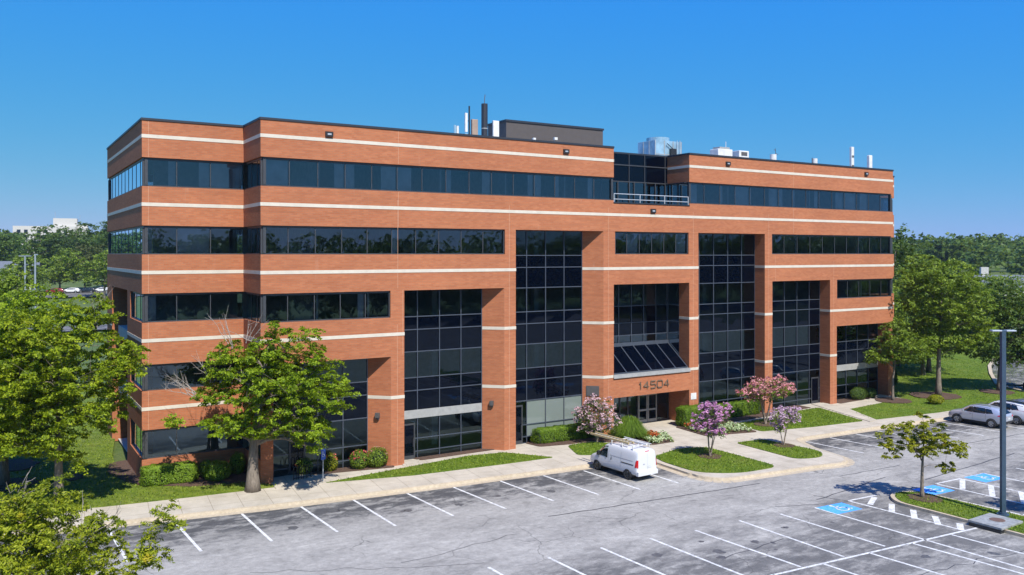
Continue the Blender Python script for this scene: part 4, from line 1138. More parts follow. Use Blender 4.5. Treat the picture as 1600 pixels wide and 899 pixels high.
# foreground tree, close to the camera at the lower left
tree('foreground_tree', 'near tree with yellowing drooping leaves cut by the lower left corner', (-12.4, -17.9, -.05),
     [(.2, 0, 3.6, 2.7, 2.3, 2.0), (-1.9, 0, 4.5, 2.2, 1.8, 1.5), (.5, .2, 5.5, 1.3, 1.1, .75), (2.9, 0, 3.2, 1.2, .9, .9), (4.0, .1, 4.0, .4, .4, .55, .7), (4.5, .1, 5.0, .4, .36, .5, .7), (2.3, .3, 4.7, .55, .5, .45, .6), (-2.4, 0, 5.7, 1.2, 1.0, .5)],
     n=300, rad=.45, per=210, leaf=.135, gap=.38, trunk_r=.16, fork=1.1, mat='foreleaf', limbs=18, aspect=.36, stems=1, flat=.7,
     twigs=[((1.9, .2, 4.2), 1.3, 5, (.4, 0, 1)), ((-.6, .2, 5.4), 1.0, 4, (.3, 0, 1))])
# young tree on the lot island
tree('young_tree', 'small open young tree on the kerbed island of the parking lot', (30.35, -21.7, .17),
     [(.1, 0, 3.1, 1.35, 1.2, .85), (-2.1, .1, 3.05, .45, .45, .42), (-1.5, 0, 2.4, .6, .5, .4), (1.7, 0, 2.75, .75, .7, .6), (.1, .1, 4.35, .5, .5, .42), (-.95, 0, 4.0, .85, .5, .25), (-1.9, 0, 3.9, .4, .3, .2), (1.25, -.1, 1.75, .55, .4, .25), (.9, 0, 3.9, .45, .4, .3), (2.2, 0, 2.6, .35, .4, .4)],
     n=92, rad=.34, per=230, leaf=.105, gap=.36, trunk_r=.115, fork=1.45, mat='turnleaf', limbs=12, flat=.6)
tree('young_tree', 'young tree leaning into the picture at the right edge', (33.6, -27.4, 0),
     [(0, 0, 3.2, 1.3, 1.1, .9), (-.9, 0, 2.6, .6, .5, .6), (-.6, 0, 3.9, .6, .5, .4)], n=50, rad=.38, per=120, leaf=.11, gap=.36, trunk_r=.1, fork=1.4, mat='turnleaf', limbs=8)

# crape myrtles
tree('crape_myrtle', 'purple flowering crape myrtle on the grass island beside the van', (27.2, -8.7, .18),
     [(.2, 0, 2.7, 1.0, .95, .75), (-.5, 0, 2.2, .6, .6, .5), (.9, 0, 2.9, .55, .5, .4), (.3, -.2, 1.6, .7, .6, .35)], n=60, rad=.34, per=75, leaf=.09, gap=.28, trunk_r=.055, fork=.9, mat='darkleaf', bark='bark2', stems=4, limbs=6,
     flowers=('purple', 4, .18, 40, .085, 1), cat='flowering tree', group='crape myrtles')
tree('crape_myrtle', 'small lilac crape myrtle on the grass island right of the entrance walk', (33.9, -9.05, .18),
     [(.1, 0, 1.95, .85, .8, .65), (.55, 0, 2.2, .5, .5, .45), (-.3, 0, 1.3, .5, .5, .3)], n=48, rad=.3, per=65, leaf=.09, gap=.28, trunk_r=.045, fork=.6, mat='greenleaf', bark='bark2', stems=3, limbs=5,
     flowers=('lilac', 3, .16, 30, .085, 1), cat='flowering tree', group='crape myrtles')
tree('crape_myrtle', 'wide coral pink crape myrtle on the lawn right of the entrance hedge', (38.5, -3.3, .18),
     [(0, 0, 2.6, 1.6, 1.4, .85), (1.3, 0, 2.7, .9, .9, .6), (-1.3, 0, 2.4, .9, .8, .6), (.9, 0, 3.3, .6, .6, .4)], n=95, rad=.38, per=75, leaf=.10, gap=.36, trunk_r=.06, fork=.8, mat='greenleaf', bark='bark2', stems=5, limbs=8,
     flowers=('pink', 3, .2, 28, .1, .6), cat='flowering tree', group='crape myrtles')
tree('crape_myrtle', 'pale pink crape myrtle in the mulch bed behind the white van', (23.4, -1.4, .18),
     [(0, 0, 1.7, 1.5, 1.3, 1.1), (0, 0, 2.6, 1.1, 1.0, .55), (-1.0, 0, 1.9, .7, .7, .6)], n=95, rad=.36, per=75, leaf=.09, gap=.34, trunk_r=.05, fork=.3, mat='darkleaf', bark='bark2', stems=5, limbs=8,
     flowers=('pinkwhite', 3, .17, 24, .09, 1.2), cat='flowering tree', group='crape myrtles')

# trees at the right
tree('lawn_tree', 'slim tree in a mulch ring at the right front corner of the building', (56.75, -1.92, .2),
     [(.9, 0, 4.9, 2.6, 2.3, 1.5), (.3, 0, 6.5, 1.6, 1.4, .8), (-1.2, -.2, 4.1, 1.3, 1.0, .8), (2.8, 0, 4.9, 1.3, 1.2, .9)], n=120, rad=.62, per=130, leaf=.19, gap=.6, trunk_r=.13, fork=1.9, mat='greenleaf', limbs=10)
tree('lawn_tree', 'tallest right hand tree behind the slim one, full rounded crown', (62.9, -2.5, .2),
     [(.6, 0, 9.3, 3.9, 3.6, 3.7), (-1.2, 0, 11.6, 2.4, 2.2, 2.0), (2.0, 0, 6.2, 2.9, 2.5, 1.8), (-1.0, -.5, 5.8, 2.2, 2.0, 1.5), (3.3, 0, 8.8, 1.8, 1.8, 1.9)], n=230, rad=.9, per=120, leaf=.25, gap=.8, trunk_r=.26, fork=3.2, mat='greenleaf', limbs=14)
tree('lawn_tree', 'dark leaved tree behind the lamp post at the right picture edge', (70.6, -4.0, .2),
     [(1.5, 0, 6.8, 4.2, 3.5, 2.6), (.2, 0, 9.0, 2.6, 2.5, 1.6), (3.5, 0, 4.2, 3.0, 2.2, 1.7), (-2.2, 0, 4.9, 2.2, 2.0, 1.6), (.5, -.5, 3.5, 2.2, 1.6, .9), (4.8, 0, 8.2, 2.4, 2.2, 1.8)], n=270, rad=.9, per=110, leaf=.25, gap=.8, trunk_r=.24, fork=2.4, mat='darkleaf', limbs=12)
BT = []
def bush_tree(loc, h, r, mat, label, n=110, leaf=.42, rad=None, per=85, group='trees beyond the lawn on the right', trunk_r=.25, name='background_tree'):
    rad = rad or r*.28
    return tree(name, label, (loc[0], loc[1], terrain(loc[0], loc[1])+.1), [(0, 0, h*.56, r, r, h*.33), (r*.3, 0, h*.80, r*.6, r*.6, h*.18), (-r*.4, 0, h*.38, r*.75, r*.7, h*.18), (r*.5, 0, h*.42, r*.6, r*.6, h*.18)],
                n=n, rad=rad, per=per, leaf=leaf, gap=rad*.85, trunk_r=trunk_r, fork=h*.2, mat=mat, limbs=7, group=group)
bush_tree((70, 16), 12.5, 4.8, 'greenleaf', 'bright tree just behind the building end, right of its brick corner', leaf=.34)
bush_tree((78, 8), 14.0, 4.6, 'greenleaf', 'broad bright green tree in the row behind the tallest right hand tree', leaf=.34)
bush_tree((74.5, 6.5), 9.0, 4.2, 'darkleaf', 'dark lawn tree between the tallest right tree and the side road', leaf=.3)
bush_tree((97, 22), 11.5, 5.5, 'greenleaf', 'light green tree behind the dark leaved right edge tree', leaf=.36)
bush_tree((104, 30), 17.5, 5.2, 'darkleaf', 'dark tall tree rising beside the building roof end on the right', leaf=.4)
for q_ in (((110, 21), 10.5, 5, 'bright tree beyond the end of the side road, nearer the building'), ((121, 25), 11.0, 5.6, 'rounded tree in front of the white gabled house'), ((131, 20), 10.4, 5.6, 'pale tree in front of the gable at the right picture edge'), ((112, 5), 10.0, 5.4, 'low tree beyond the side road at the right picture edge')):
    bush_tree(q_[0], q_[1], q_[2], 'greenleaf', q_[3], leaf=.36)
bush_tree((104, 8), 9.5, 4.4, 'darkleaf', 'low dark tree at the far right beside the side road', leaf=.34)
bush_tree((66.5, 8.5), 11.0, 4.2, 'greenleaf', 'light tree close behind the tallest right hand tree near the brick end wall', leaf=.3)
bush_tree((79, 12.5), 10.0, 4.6, 'greenleaf', 'low light green tree right of the tallest right hand tree', leaf=.32)
bush_tree((118, 38), 13, 6.5, 'greenleaf', 'wide tree in front of the far ridge wood at the right', leaf=.45)
bush_tree((96, 24), 10.5, 5.0, 'darkleaf', 'short dark tree filling the gap below the tall dark one', leaf=.4)

# left background trees
LB = [((12.5, 196), 13.5, 5.5, 'greenleaf', 'light tree in front of the brownish one by the far left car park', .5), ((18.8, 214), 15.5, 5.5, 'darkleaf', 'dark tree close beside the left edge of the building', .6), ((-14.5, 150), 8.5, 4.2, 'greenleaf', 'small tree near the plain grey lamp pole at far left', .45),
      ((-6.5, 205), 11.5, 6.0, 'greenleaf', 'round lighter tree behind the left lamp poles, right of the grey roofed house', .6),
      ((3.5, 217), 12.2, 6.6, 'greenleaf', 'wide round tree at the edge of the far left car park', .6),
      ((10.5, 226), 14.5, 6.4, 'brownleaf', 'brownish green tree left of the tall pine by the building edge', .6),
      ((-13, 262), 17.5, 9.0, 'darkleaf', 'dark tall tree behind the grey roofed house at far left', .8),
      ((2, 290), 18.5, 9, 'darkleaf', 'dark tree below the left part of the white tower block', .8),
      ((14, 300), 20.0, 9.5, 'darkleaf', 'dark tree below the right part of the white tower block', .8),
      ((25, 290), 20.0, 8.5, 'darkleaf', 'dark tree beside the pine on the far left skyline', .8),
      ((-26, 280), 19, 10, 'darkleaf', 'dark tree at the left picture edge on the skyline', .8),
      ((-9, 190), 5.0, 3.2, 'brownleaf', 'low brownish shrub tree between the two left lamp poles', .5)]
for (x, y), h, r, mt, lb, lf in LB:
    bush_tree((x, y), h, r, mt, lb, n=95, leaf=lf, per=70, group='trees in the far left background', trunk_r=.3)
def pine(loc, h, r, label):
    z0 = terrain(*loc); t = empty('pine_tree', (*loc, z0), 0, label, 'tree', 'trees in the far left background')
    MB().tube([(0, 0, 0), (.1, 0, h*.5), (0, 0, h*.98)], [.35, .22, .05], 7).build('trunk', M['bark'], t)
    P, Nn = [], []
    for i in range(16):
        z = h*(.16+.82*i/15); rr_ = r*(1.05-.8*(i/15))
        for j in range(7):
            a = rng.uniform(0, 2*PI); q = np.linspace(.15, 1, 60)[:, None]*rr_*rng.uniform(.75, 1.1)
            p = np.concatenate([np.cos(a)*q, np.sin(a)*q, z+.12*q-.02*q*q+rng.uniform(-.3, .3)], 1)+rng.normal(size=(60, 3))*np.array([.45, .45, .16])
            P.append(p); n_ = unit(60)*.6+np.array([0, 0, .8]); Nn.append(n_/np.linalg.norm(n_, axis=1, keepdims=True))
    leaf_mesh('crown', np.concatenate(P), np.concatenate(Nn), .55*rng.uniform(.7, 1.2, 16*7*60), M['pineleaf'], t, .35)
pine((17.2, 232), 20.0, 6.0, 'tall layered pine right beside the left edge of the building')
pine((21.5, 236), 17.0, 5.5, 'second pine half hidden behind the left edge of the building')

# far woods on the ridges: one mass nobody could count
def wood(name, spots, mat, leaf, label=None):
    P, Nn = [], []
    for x, y, h, r in spots:
        z = terrain(x, y); k = 18
        c = np.array([x, y, z+h*.52])+unit(k)*(rng.random(k)**.4)[:, None]*np.array([r, r, h*.42])
        p, n_ = clump_leaves(c, r*.45, 34, .75); P.append(p); Nn.append(n_)
    P, Nn = np.concatenate(P), np.concatenate(Nn)
    return tag(leaf_mesh(name, P, Nn, leaf*rng.uniform(.7, 1.3, len(P)), M[mat], None, .7), kind='stuff')
sp = []
for i in range(230):   # beyond the right end of the building
    t = rng.uniform(0, 1); d = rng.uniform(330, 620); a = math.radians(rng.uniform(46, 72))
    sp.append((-13.5+d*math.sin(a), -49.8+d*math.cos(a), rng.uniform(11, 16), rng.uniform(6, 9)))
wood('far_wood', sp, 'darkleaf', 1.5)
sp = []
for i in range(150):   # beyond the left
    d = rng.uniform(380, 560); a = math.radians(rng.uniform(-6, 16))
    sp.append((-13.5+d*math.sin(a), -49.8+d*math.cos(a), rng.uniform(12, 17), rng.uniform(6, 9)))
wood('far_wood', sp, 'darkleaf', 1.5)
sp = []
for i in range(640):   # woods added across the lot, out of view, shaped for the window reflections
    x = rng.uniform(-150, 260); y = rng.uniform(-125, -106)
    sp.append((x, y, rng.uniform(16.5, 19.5), rng.uniform(6, 8)))
wood('far_wood', sp, 'darkleaf', .9)

# ------------------------------------------------------------------ shrubs, hedges, beds
def leafy_box(name, label, loc, rz, sx, sy, h, mat, leaf=.075, dens=900, cat='hedge', rnd=.25, group=None):
    t = empty(name, loc, rz, label, cat, group)
    b = MB(); b.box(-sx/2+.1, sx/2-.1, -sy/2+.1, sy/2-.1, 0, h-.1); b.build('branches', M['core'], t, bevel=.12)
    n = int(dens*(2*(sx+sy)*h+sx*sy))
    d = rng.uniform(-1, 1, (n, 3)); ax = rng.choice(3, n, p=np.array([sy*h, sx*h, sx*sy*.6])/(sy*h+sx*h+sx*sy*.6)); d[np.arange(n), ax] = np.sign(rng.normal(size=n)); d[ax == 2, 2] = 1
    e_ = 8; l = (np.abs(d)**e_).sum(1)**(1/e_); q = d/l[:, None]
    bump = 1+.05*np.sin(q[:, 0]*sx*2.2+1)*np.cos(q[:, 1]*sy*2.7)+.03*np.sin(q[:, 0]*sx*5.1+q[:, 2]*4)
    p = q*np.array([sx/2, sy/2, h/2])*(bump+rng.normal(size=n)*.018)[:, None]+np.array([0, 0, h/2]); p[:, 2] = np.maximum(p[:, 2], .02)
    nn = q**3+unit(n)*.65; nn /= np.linalg.norm(nn, axis=1, keepdims=True)
    leaf_mesh('foliage', p, nn, leaf*rng.uniform(.7, 1.3, n), M[mat], t, .6)
    return t
def leafy_ball(name, label, loc, rx, ry, rz_, mat, leaf=.08, dens=700, cat='shrub', group=None, flowers=None):
    t = empty(name, loc, 0, label, cat, group)
    b = MB(); b.sphere((0, 0, rz_*.9), rx*.8, ry*.8, rz_*.82); b.tube([(0, 0, 0), (0, 0, rz_)], .06); b.build('branches', M['core'], t)
    n = int(dens*4*PI*((rx*ry+rx*rz_+ry*rz_)/3)); q = unit(n)
    bump = 1+.07*np.sin(q[:, 0]*5+2)*np.cos(q[:, 1]*4+q[:, 2]*5)
    p = q*np.array([rx, ry, rz_])*(bump+rng.normal(size=n)*.05)[:, None]+np.array([0, 0, rz_*.98]); p[:, 2] = np.maximum(p[:, 2], .03)
    nn = q+unit(n)*.6+np.array([0, 0, .2]); nn /= np.linalg.norm(nn, axis=1, keepdims=True)
    leaf_mesh('foliage', p, nn, leaf*rng.uniform(.7, 1.3, n), M[mat], t, .6)
    if flowers:
        fm, k, fs = flowers; d = unit(k); d[:, 2] = np.abs(d[:, 2])
        fp, fn = clump_leaves(d*np.array([rx, ry, rz_])*1.03+np.array([0, 0, rz_]), fs*1.1, 10, 1)
        leaf_mesh('blossom', fp, fn, fs*rng.uniform(.6, 1.2, len(fp)), M[fm], t, .9)
    return t
G_ = .18
leafy_box('clipped_hedge', 'wide clipped hedge below the left wing windows', (-4.45, 3.2, G_), -.13, 3.0, 1.2, 1.05, 'box', .08, 900)
leafy_ball('round_shrub', 'round clipped shrub between the wide hedge and the maple', (-1.9, 2.35, G_), .78, .7, .56, 'box', .075, 900)
leafy_ball('round_shrub', 'small upright shrub by the brick pier behind the maple', (-.55, 3.1, G_), .45, .45, .65, 'box', .075, 900)
leafy_ball('round_shrub', 'little shrub against the wall behind the round one', (-2.3, 3.35, G_), .45, .4, .5, 'box', .075, 900)
leafy_box('clipped_hedge', 'low clipped hedge under the blind covered panes left of the entrance', (22.2, .45, G_), -.05, 5.6, 1.0, 1.0, 'hedge', .075, 1000)
leafy_box('clipped_hedge', 'tall clipped hedge on the right side of the entrance walk', (33.75, -.35, G_), -.03, 3.0, 1.3, 1.45, 'hedge', .075, 1000)
leafy_box('clipped_hedge', 'long low hedge behind the purple crape myrtle under the glass', (38.4, .35, G_), .0, 6.6, .9, 1.15, 'hedge', .075, 1000)
leafy_ball('round_shrub', 'dark shrub under the slim tree at the right glass bay', (54.8, .2, G_), 1.0, .55, .55, 'darkleaf', .1, 500)
leafy_ball('round_shrub', 'dark low shrub beside the right end pier', (56.6, .3, G_), .6, .5, .45, 'darkleaf', .1, 500)
leafy_box('shrub_row', 'dark row of shrubs on the right lawn behind the slim tree', (62.6, 3.6, G_), .3, 6.5, 1.8, 1.6, 'darkleaf', .13, 300)
leafy_ball('round_shrub', 'yellowish low shrub on the right lawn edge', (58.6, -4.9, G_), .75, .6, .4, 'turnleaf', .1, 500)
leafy_ball('rose_bush', 'red rose bush at the foot of the first brick pier, left one of the pair', (6.25, .45, G_), .6, .5, .58, 'greenleaf', .085, 420, 'rose bush', 'rose bushes', ('rose', 26, .09))
leafy_ball('rose_bush', 'coral rose bush leaning on the first brick pier, right one of the pair', (7.35, .25, G_), .7, .55, .62, 'greenleaf', .085, 420, 'rose bush', 'rose bushes', ('pink', 18, .09))
leafy_ball('rose_bush', 'small rose bush behind the blue sign', (4.5, .8, G_), .45, .4, .55, 'turnleaf', .085, 420, 'rose bush', 'rose bushes', ('rose', 8, .08))
leafy_ball('rose_bush', 'green rose bush with few blooms left of the blue sign', (2.9, .95, G_), .5, .45, .5, 'greenleaf', .085, 420, 'rose bush', 'rose bushes', ('rose', 3, .08))

def grass_clump(label, loc, r, h):
    t = empty('ornamental_grass', loc, 0, label, 'ornamental grass')
    n = 5200; a = rng.uniform(0, 2*PI, n); q = rng.random(n)**.6
    base = np.stack([np.cos(a)*q*r*.4, np.sin(a)*q*r*.4, np.zeros(n)], 1)
    out = np.stack([np.cos(a), np.sin(a), np.zeros(n)], 1); H = h*(1-.72*q**2)*rng.uniform(.7, 1.15, n); r = (r*rng.uniform(.65, 1.15, n))[:, None]
    me = bpy.data.meshes.new('blade'); w2 = .012
    side = np.stack([-np.sin(a), np.cos(a), np.zeros(n)], 1)*w2
    V = []
    for s, (fz, fo, ws) in enumerate([(0, 0, 1), (.62, .28, 1), (.86, .66, .8), (.60, 1.02, .1)]):
        c = base + out*(fo*r*(.25+.62*q[:, None])) + np.array([0, 0, 1])*(H*fz)[:, None]
        V += [c-side*ws, c+side*ws]
    v = np.stack(V, 1).reshape(-1, 3)
    f = np.array([[0, 1, 3, 2], [2, 3, 5, 4], [4, 5, 7, 6]])
    F_ = (np.arange(n)[:, None, None]*8+f[None]).reshape(-1, 4)
    me.vertices.add(len(v)); me.vertices.foreach_set('co', v.astype(np.float32).ravel())
    me.loops.add(F_.size); me.loops.foreach_set('vertex_index', F_.astype(np.int32).ravel())
    me.polygons.add(len(F_)); me.polygons.foreach_set('loop_start', np.arange(0, F_.size, 4, dtype=np.int32)); me.polygons.foreach_set('loop_total', np.full(len(F_), 4, dtype=np.int32))
    me.update(); link_mesh('blades', me, M['blade'], t)
grass_clump('rounded green clump of ornamental grass left of the entrance walk', (26.35, -1.4, G_), 1.35, 1.65)

def flower_bed(label, poly, n1, n2, reds):
    c = np.mean(np.array(poly), 0); t = empty('flower_bed', (c[0], c[1], .2), 0, label, 'flower bed', 'flower beds at the entrance walk')
    from mathutils.geometry import intersect_point_tri_2d
    P = []
    pol = [Vector(p) for p in poly]
    while len(P) < n1:
        x, y = rng.uniform(min(p.x for p in pol), max(p.x for p in pol)), rng.uniform(min(p.y for p in pol), max(p.y for p in pol))
        if any(intersect_point_tri_2d((x, y), pol[0], pol[i], pol[i+1]) for i in range(1, len(pol)-1)): P.append((x-c[0], y-c[1], .2+rng.uniform(-.08, .12)))
    P = np.array(P); red = np.array([any((p[0]+c[0]-rx)**2+(p[1]+c[1]-ry)**2 < rr_**2 for rx, ry, rr_ in reds) for p in P])
    p, n_ = clump_leaves(P[~red], .16, n2, .7); p[:, 2] = np.maximum(p[:, 2], .02)
    leaf_mesh('leaves', p, n_, .11*rng.uniform(.6, 1.3, len(p)), M['pale_leaf'], t, .7)
    p, n_ = clump_leaves(P[::2]-np.array([0, 0, .06]), .2, n2//2, .5); p[:, 2] = np.maximum(p[:, 2], .02)
    leaf_mesh('green_leaves', p, n_, .11*rng.uniform(.6, 1.3, len(p)), M['greenleaf'], t, .7)
    if red.any():
        p, n_ = clump_leaves(P[red]+np.array([0, 0, .08]), .16, n2, .7); leaf_mesh('red_leaves', p, n_, .1*rng.uniform(.6, 1.3, len(p)), M['red_leaf'], t, .7)
flower_bed('pale caladium bed with red patches left of the entrance walk, behind the van', [(26.2, -3.9), (28.1, -4.1), (28.9, -2.4), (28.0, -.9), (27.3, -1.4)], 150, 26, [(27.5, -2.6, .5), (28.2, -1.8, .3)])
flower_bed('pale flower bed with a red strip right of the entrance walk', [(31.7, -3.6), (35.6, -4.7), (36.2, -2.6), (34, -1.0), (32.0, -.9)], 210, 26, [(33.0, -1.7, .7), (32.4, -1.4, .4)])

# grass blades standing on the lawns: nobody could count them
def inside(P, poly):
    x, y = P[:, 0], P[:, 1]; r = np.zeros(len(P), bool); n = len(poly)
    for i in range(n):
        (x0, y0), (x1, y1) = poly[i-1], poly[i]
        c = ((y0 > y) != (y1 > y)) & (x < (x1-x0)*(y-y0)/((y1-y0) if abs(y1-y0) > 1e-9 else 1e-9)+x0); r ^= c
    return r
GP = []
for poly, z in LAWNS:
    A_ = np.array(poly); lo = np.maximum(A_.min(0), (-20, -40)); hi = np.minimum(A_.max(0), (92, 24))
    if (hi <= lo).any(): continue
    ar = (hi-lo).prod(); n = int(ar*(100 if ar < 250 else 55 if lo[0] < 0 else 26))
    P = rng.uniform(lo, hi, (n, 2)); P = P[inside(P, poly)]
    GP.append(np.concatenate([P+rng.normal(size=P.shape)*.03, np.full((len(P), 1), z)], 1))
GP = np.concatenate(GP); n = len(GP); a_ = rng.uniform(0, 2*PI, n); hgt = rng.uniform(.04, .10, n)
sd = np.stack([np.cos(a_), np.sin(a_), np.zeros(n)], 1)*rng.uniform(.02, .05, n)[:, None]; tipv = rng.normal(size=(n, 3))*.04; tipv[:, 2] = hgt
v_ = np.stack([GP-sd-np.array([0, 0, .01]), GP+sd-np.array([0, 0, .01]), GP+tipv], 1).reshape(-1, 3)
gme = bpy.data.meshes.new('grass'); gme.vertices.add(3*n); gme.vertices.foreach_set('co', v_.astype(np.float32).ravel())
gme.loops.add(3*n); gme.loops.foreach_set('vertex_index', np.arange(3*n, dtype=np.int32)); gme.polygons.add(n)
gme.polygons.foreach_set('loop_start', np.arange(0, 3*n, 3, dtype=np.int32)); gme.polygons.foreach_set('loop_total', np.full(n, 3, dtype=np.int32)); gme.update()
tag(link_mesh('grass', gme, mat_leaf('grass_blade', (.055, .11, .007), (.16, .24, .016), (.29, .35, .04), .3, .5, (.22, .22, .05))), kind='stuff')

# ------------------------------------------------------------------ street furniture
e = empty('lamp_post', (30.86, -25.81, .17), -YAW, 'tall blue-grey lamp post on the parking lot island', 'lamp post')
MB().prism([(-.11, -.11), (.11, -.11), (.11, .11), (-.11, .11)], .1, 9.5).build('pole', M['pole'], e, bevel=.015)
MB().cyl((0, 0), .29, -.05, .08, 20).cyl((0, 0), .2, .08, .16, 20).build('base', M['pole'], e)
for s in (-1, 1):
    MB().box(*sorted((s*.11, s*.62)), -.15, .15, 9.43, 9.51).build('lamp_head', M['greypole'], e, bevel=.02)
for (x, y, h, arms, lb) in [(-8.3, 111.4, 13.2, 1, 'thin grey twin armed lamp pole in the far left car park'), (-8.06, 81.9, 13.5, 0, 'nearer plain grey pole among the trees at far left')]:
    z = terrain(x, y); e = empty('lamp_pole', (x, y, z), -YAW, lb, 'lamp post')
    MB().tube([(0, 0, 0), (0, 0, h)], [.15, .11], 10).build('pole', M['greypole'], e)
    if arms:
        for s in (-1, 1): MB().box(*sorted((s*.1, s*1.0)), -.1, .1, h-.12, h+.02).build('lamp_head', M['greypole'], e)
    else: MB().box(-.1, .35, -.1, .1, h-.05, h+.1).build('lamp_head', M['greypole'], e)
for (x, y) in [(36, 150)]: pass
e = empty('parking_sign', (3.3, -1.28, .17), .35, 'blue accessible parking sign on a thin post beside the maple', 'sign')
MB().box(-.025, .025, -.025, .025, 0, 1.95).build('post', M['greypole'], e); MB().box(-.17, .17, -.045, -.028, 1.3, 1.95).build('plate', M['signblue'], e, bevel=.004)
s_ = MB(); s_.bar((-.05, -.05, 1.8), (-.04, -.05, 1.62), .035, .01, (0, 1, 0)).bar((-.04, -.05, 1.62), (.06, -.05, 1.62), .01, .035).bar((.06, -.05, 1.62), (.09, -.05, 1.5), .035, .01, (0, 1, 0))
for i in range(9):
    a0, a1 = math.radians(100+i*26), math.radians(126+i*26); s_.bar((-.01+.085*math.cos(a0), -.05, 1.56+.085*math.sin(a0)), (-.01+.085*math.cos(a1), -.05, 1.56+.085*math.sin(a1)), .022, .01, (0, 1, 0))
s_.build('symbol', M['white'], e)
e = empty('branch_shadow_bars', (1.9, -.15, .2), .1, 'low dark bars standing in for branch shadow left of the blue sign', 'shadow stand-in')  # upright dark bars added where branch shadow darkens the path
r_ = MB()
for i in range(4): r_.tube([(i*.3, 0, 0), (i*.3, 0, .7), (i*.3+.1, 0, .8), (i*.3+.2, 0, .7), (i*.3+.2, 0, 0)], .025, 6)
r_.tube([(0, 0, .1), (1.1, 0, .1)], .025, 6); r_.build('rail', M['black'], e)
e = empty('storm_drain', (29.35, -26.25, .0), .03, 'concrete storm drain inlet with round iron cover at the lot island', 'storm drain')
MB().box(-1.05, 1.0, -.85, .8, .17, .29).build('slab', M['bluedrain'], e, bevel=.02)
MB().cyl((.1, -.05), .36, .29, .305, 22).build('cover', M['rust'], e); MB().cyl((.1, -.05), .46, .285, .297, 22).build('rim', M['bluedrain'], e)
MB().box(-1.06, -.3, -.8, .75, .0, .16).build('opening', M['black'], e)

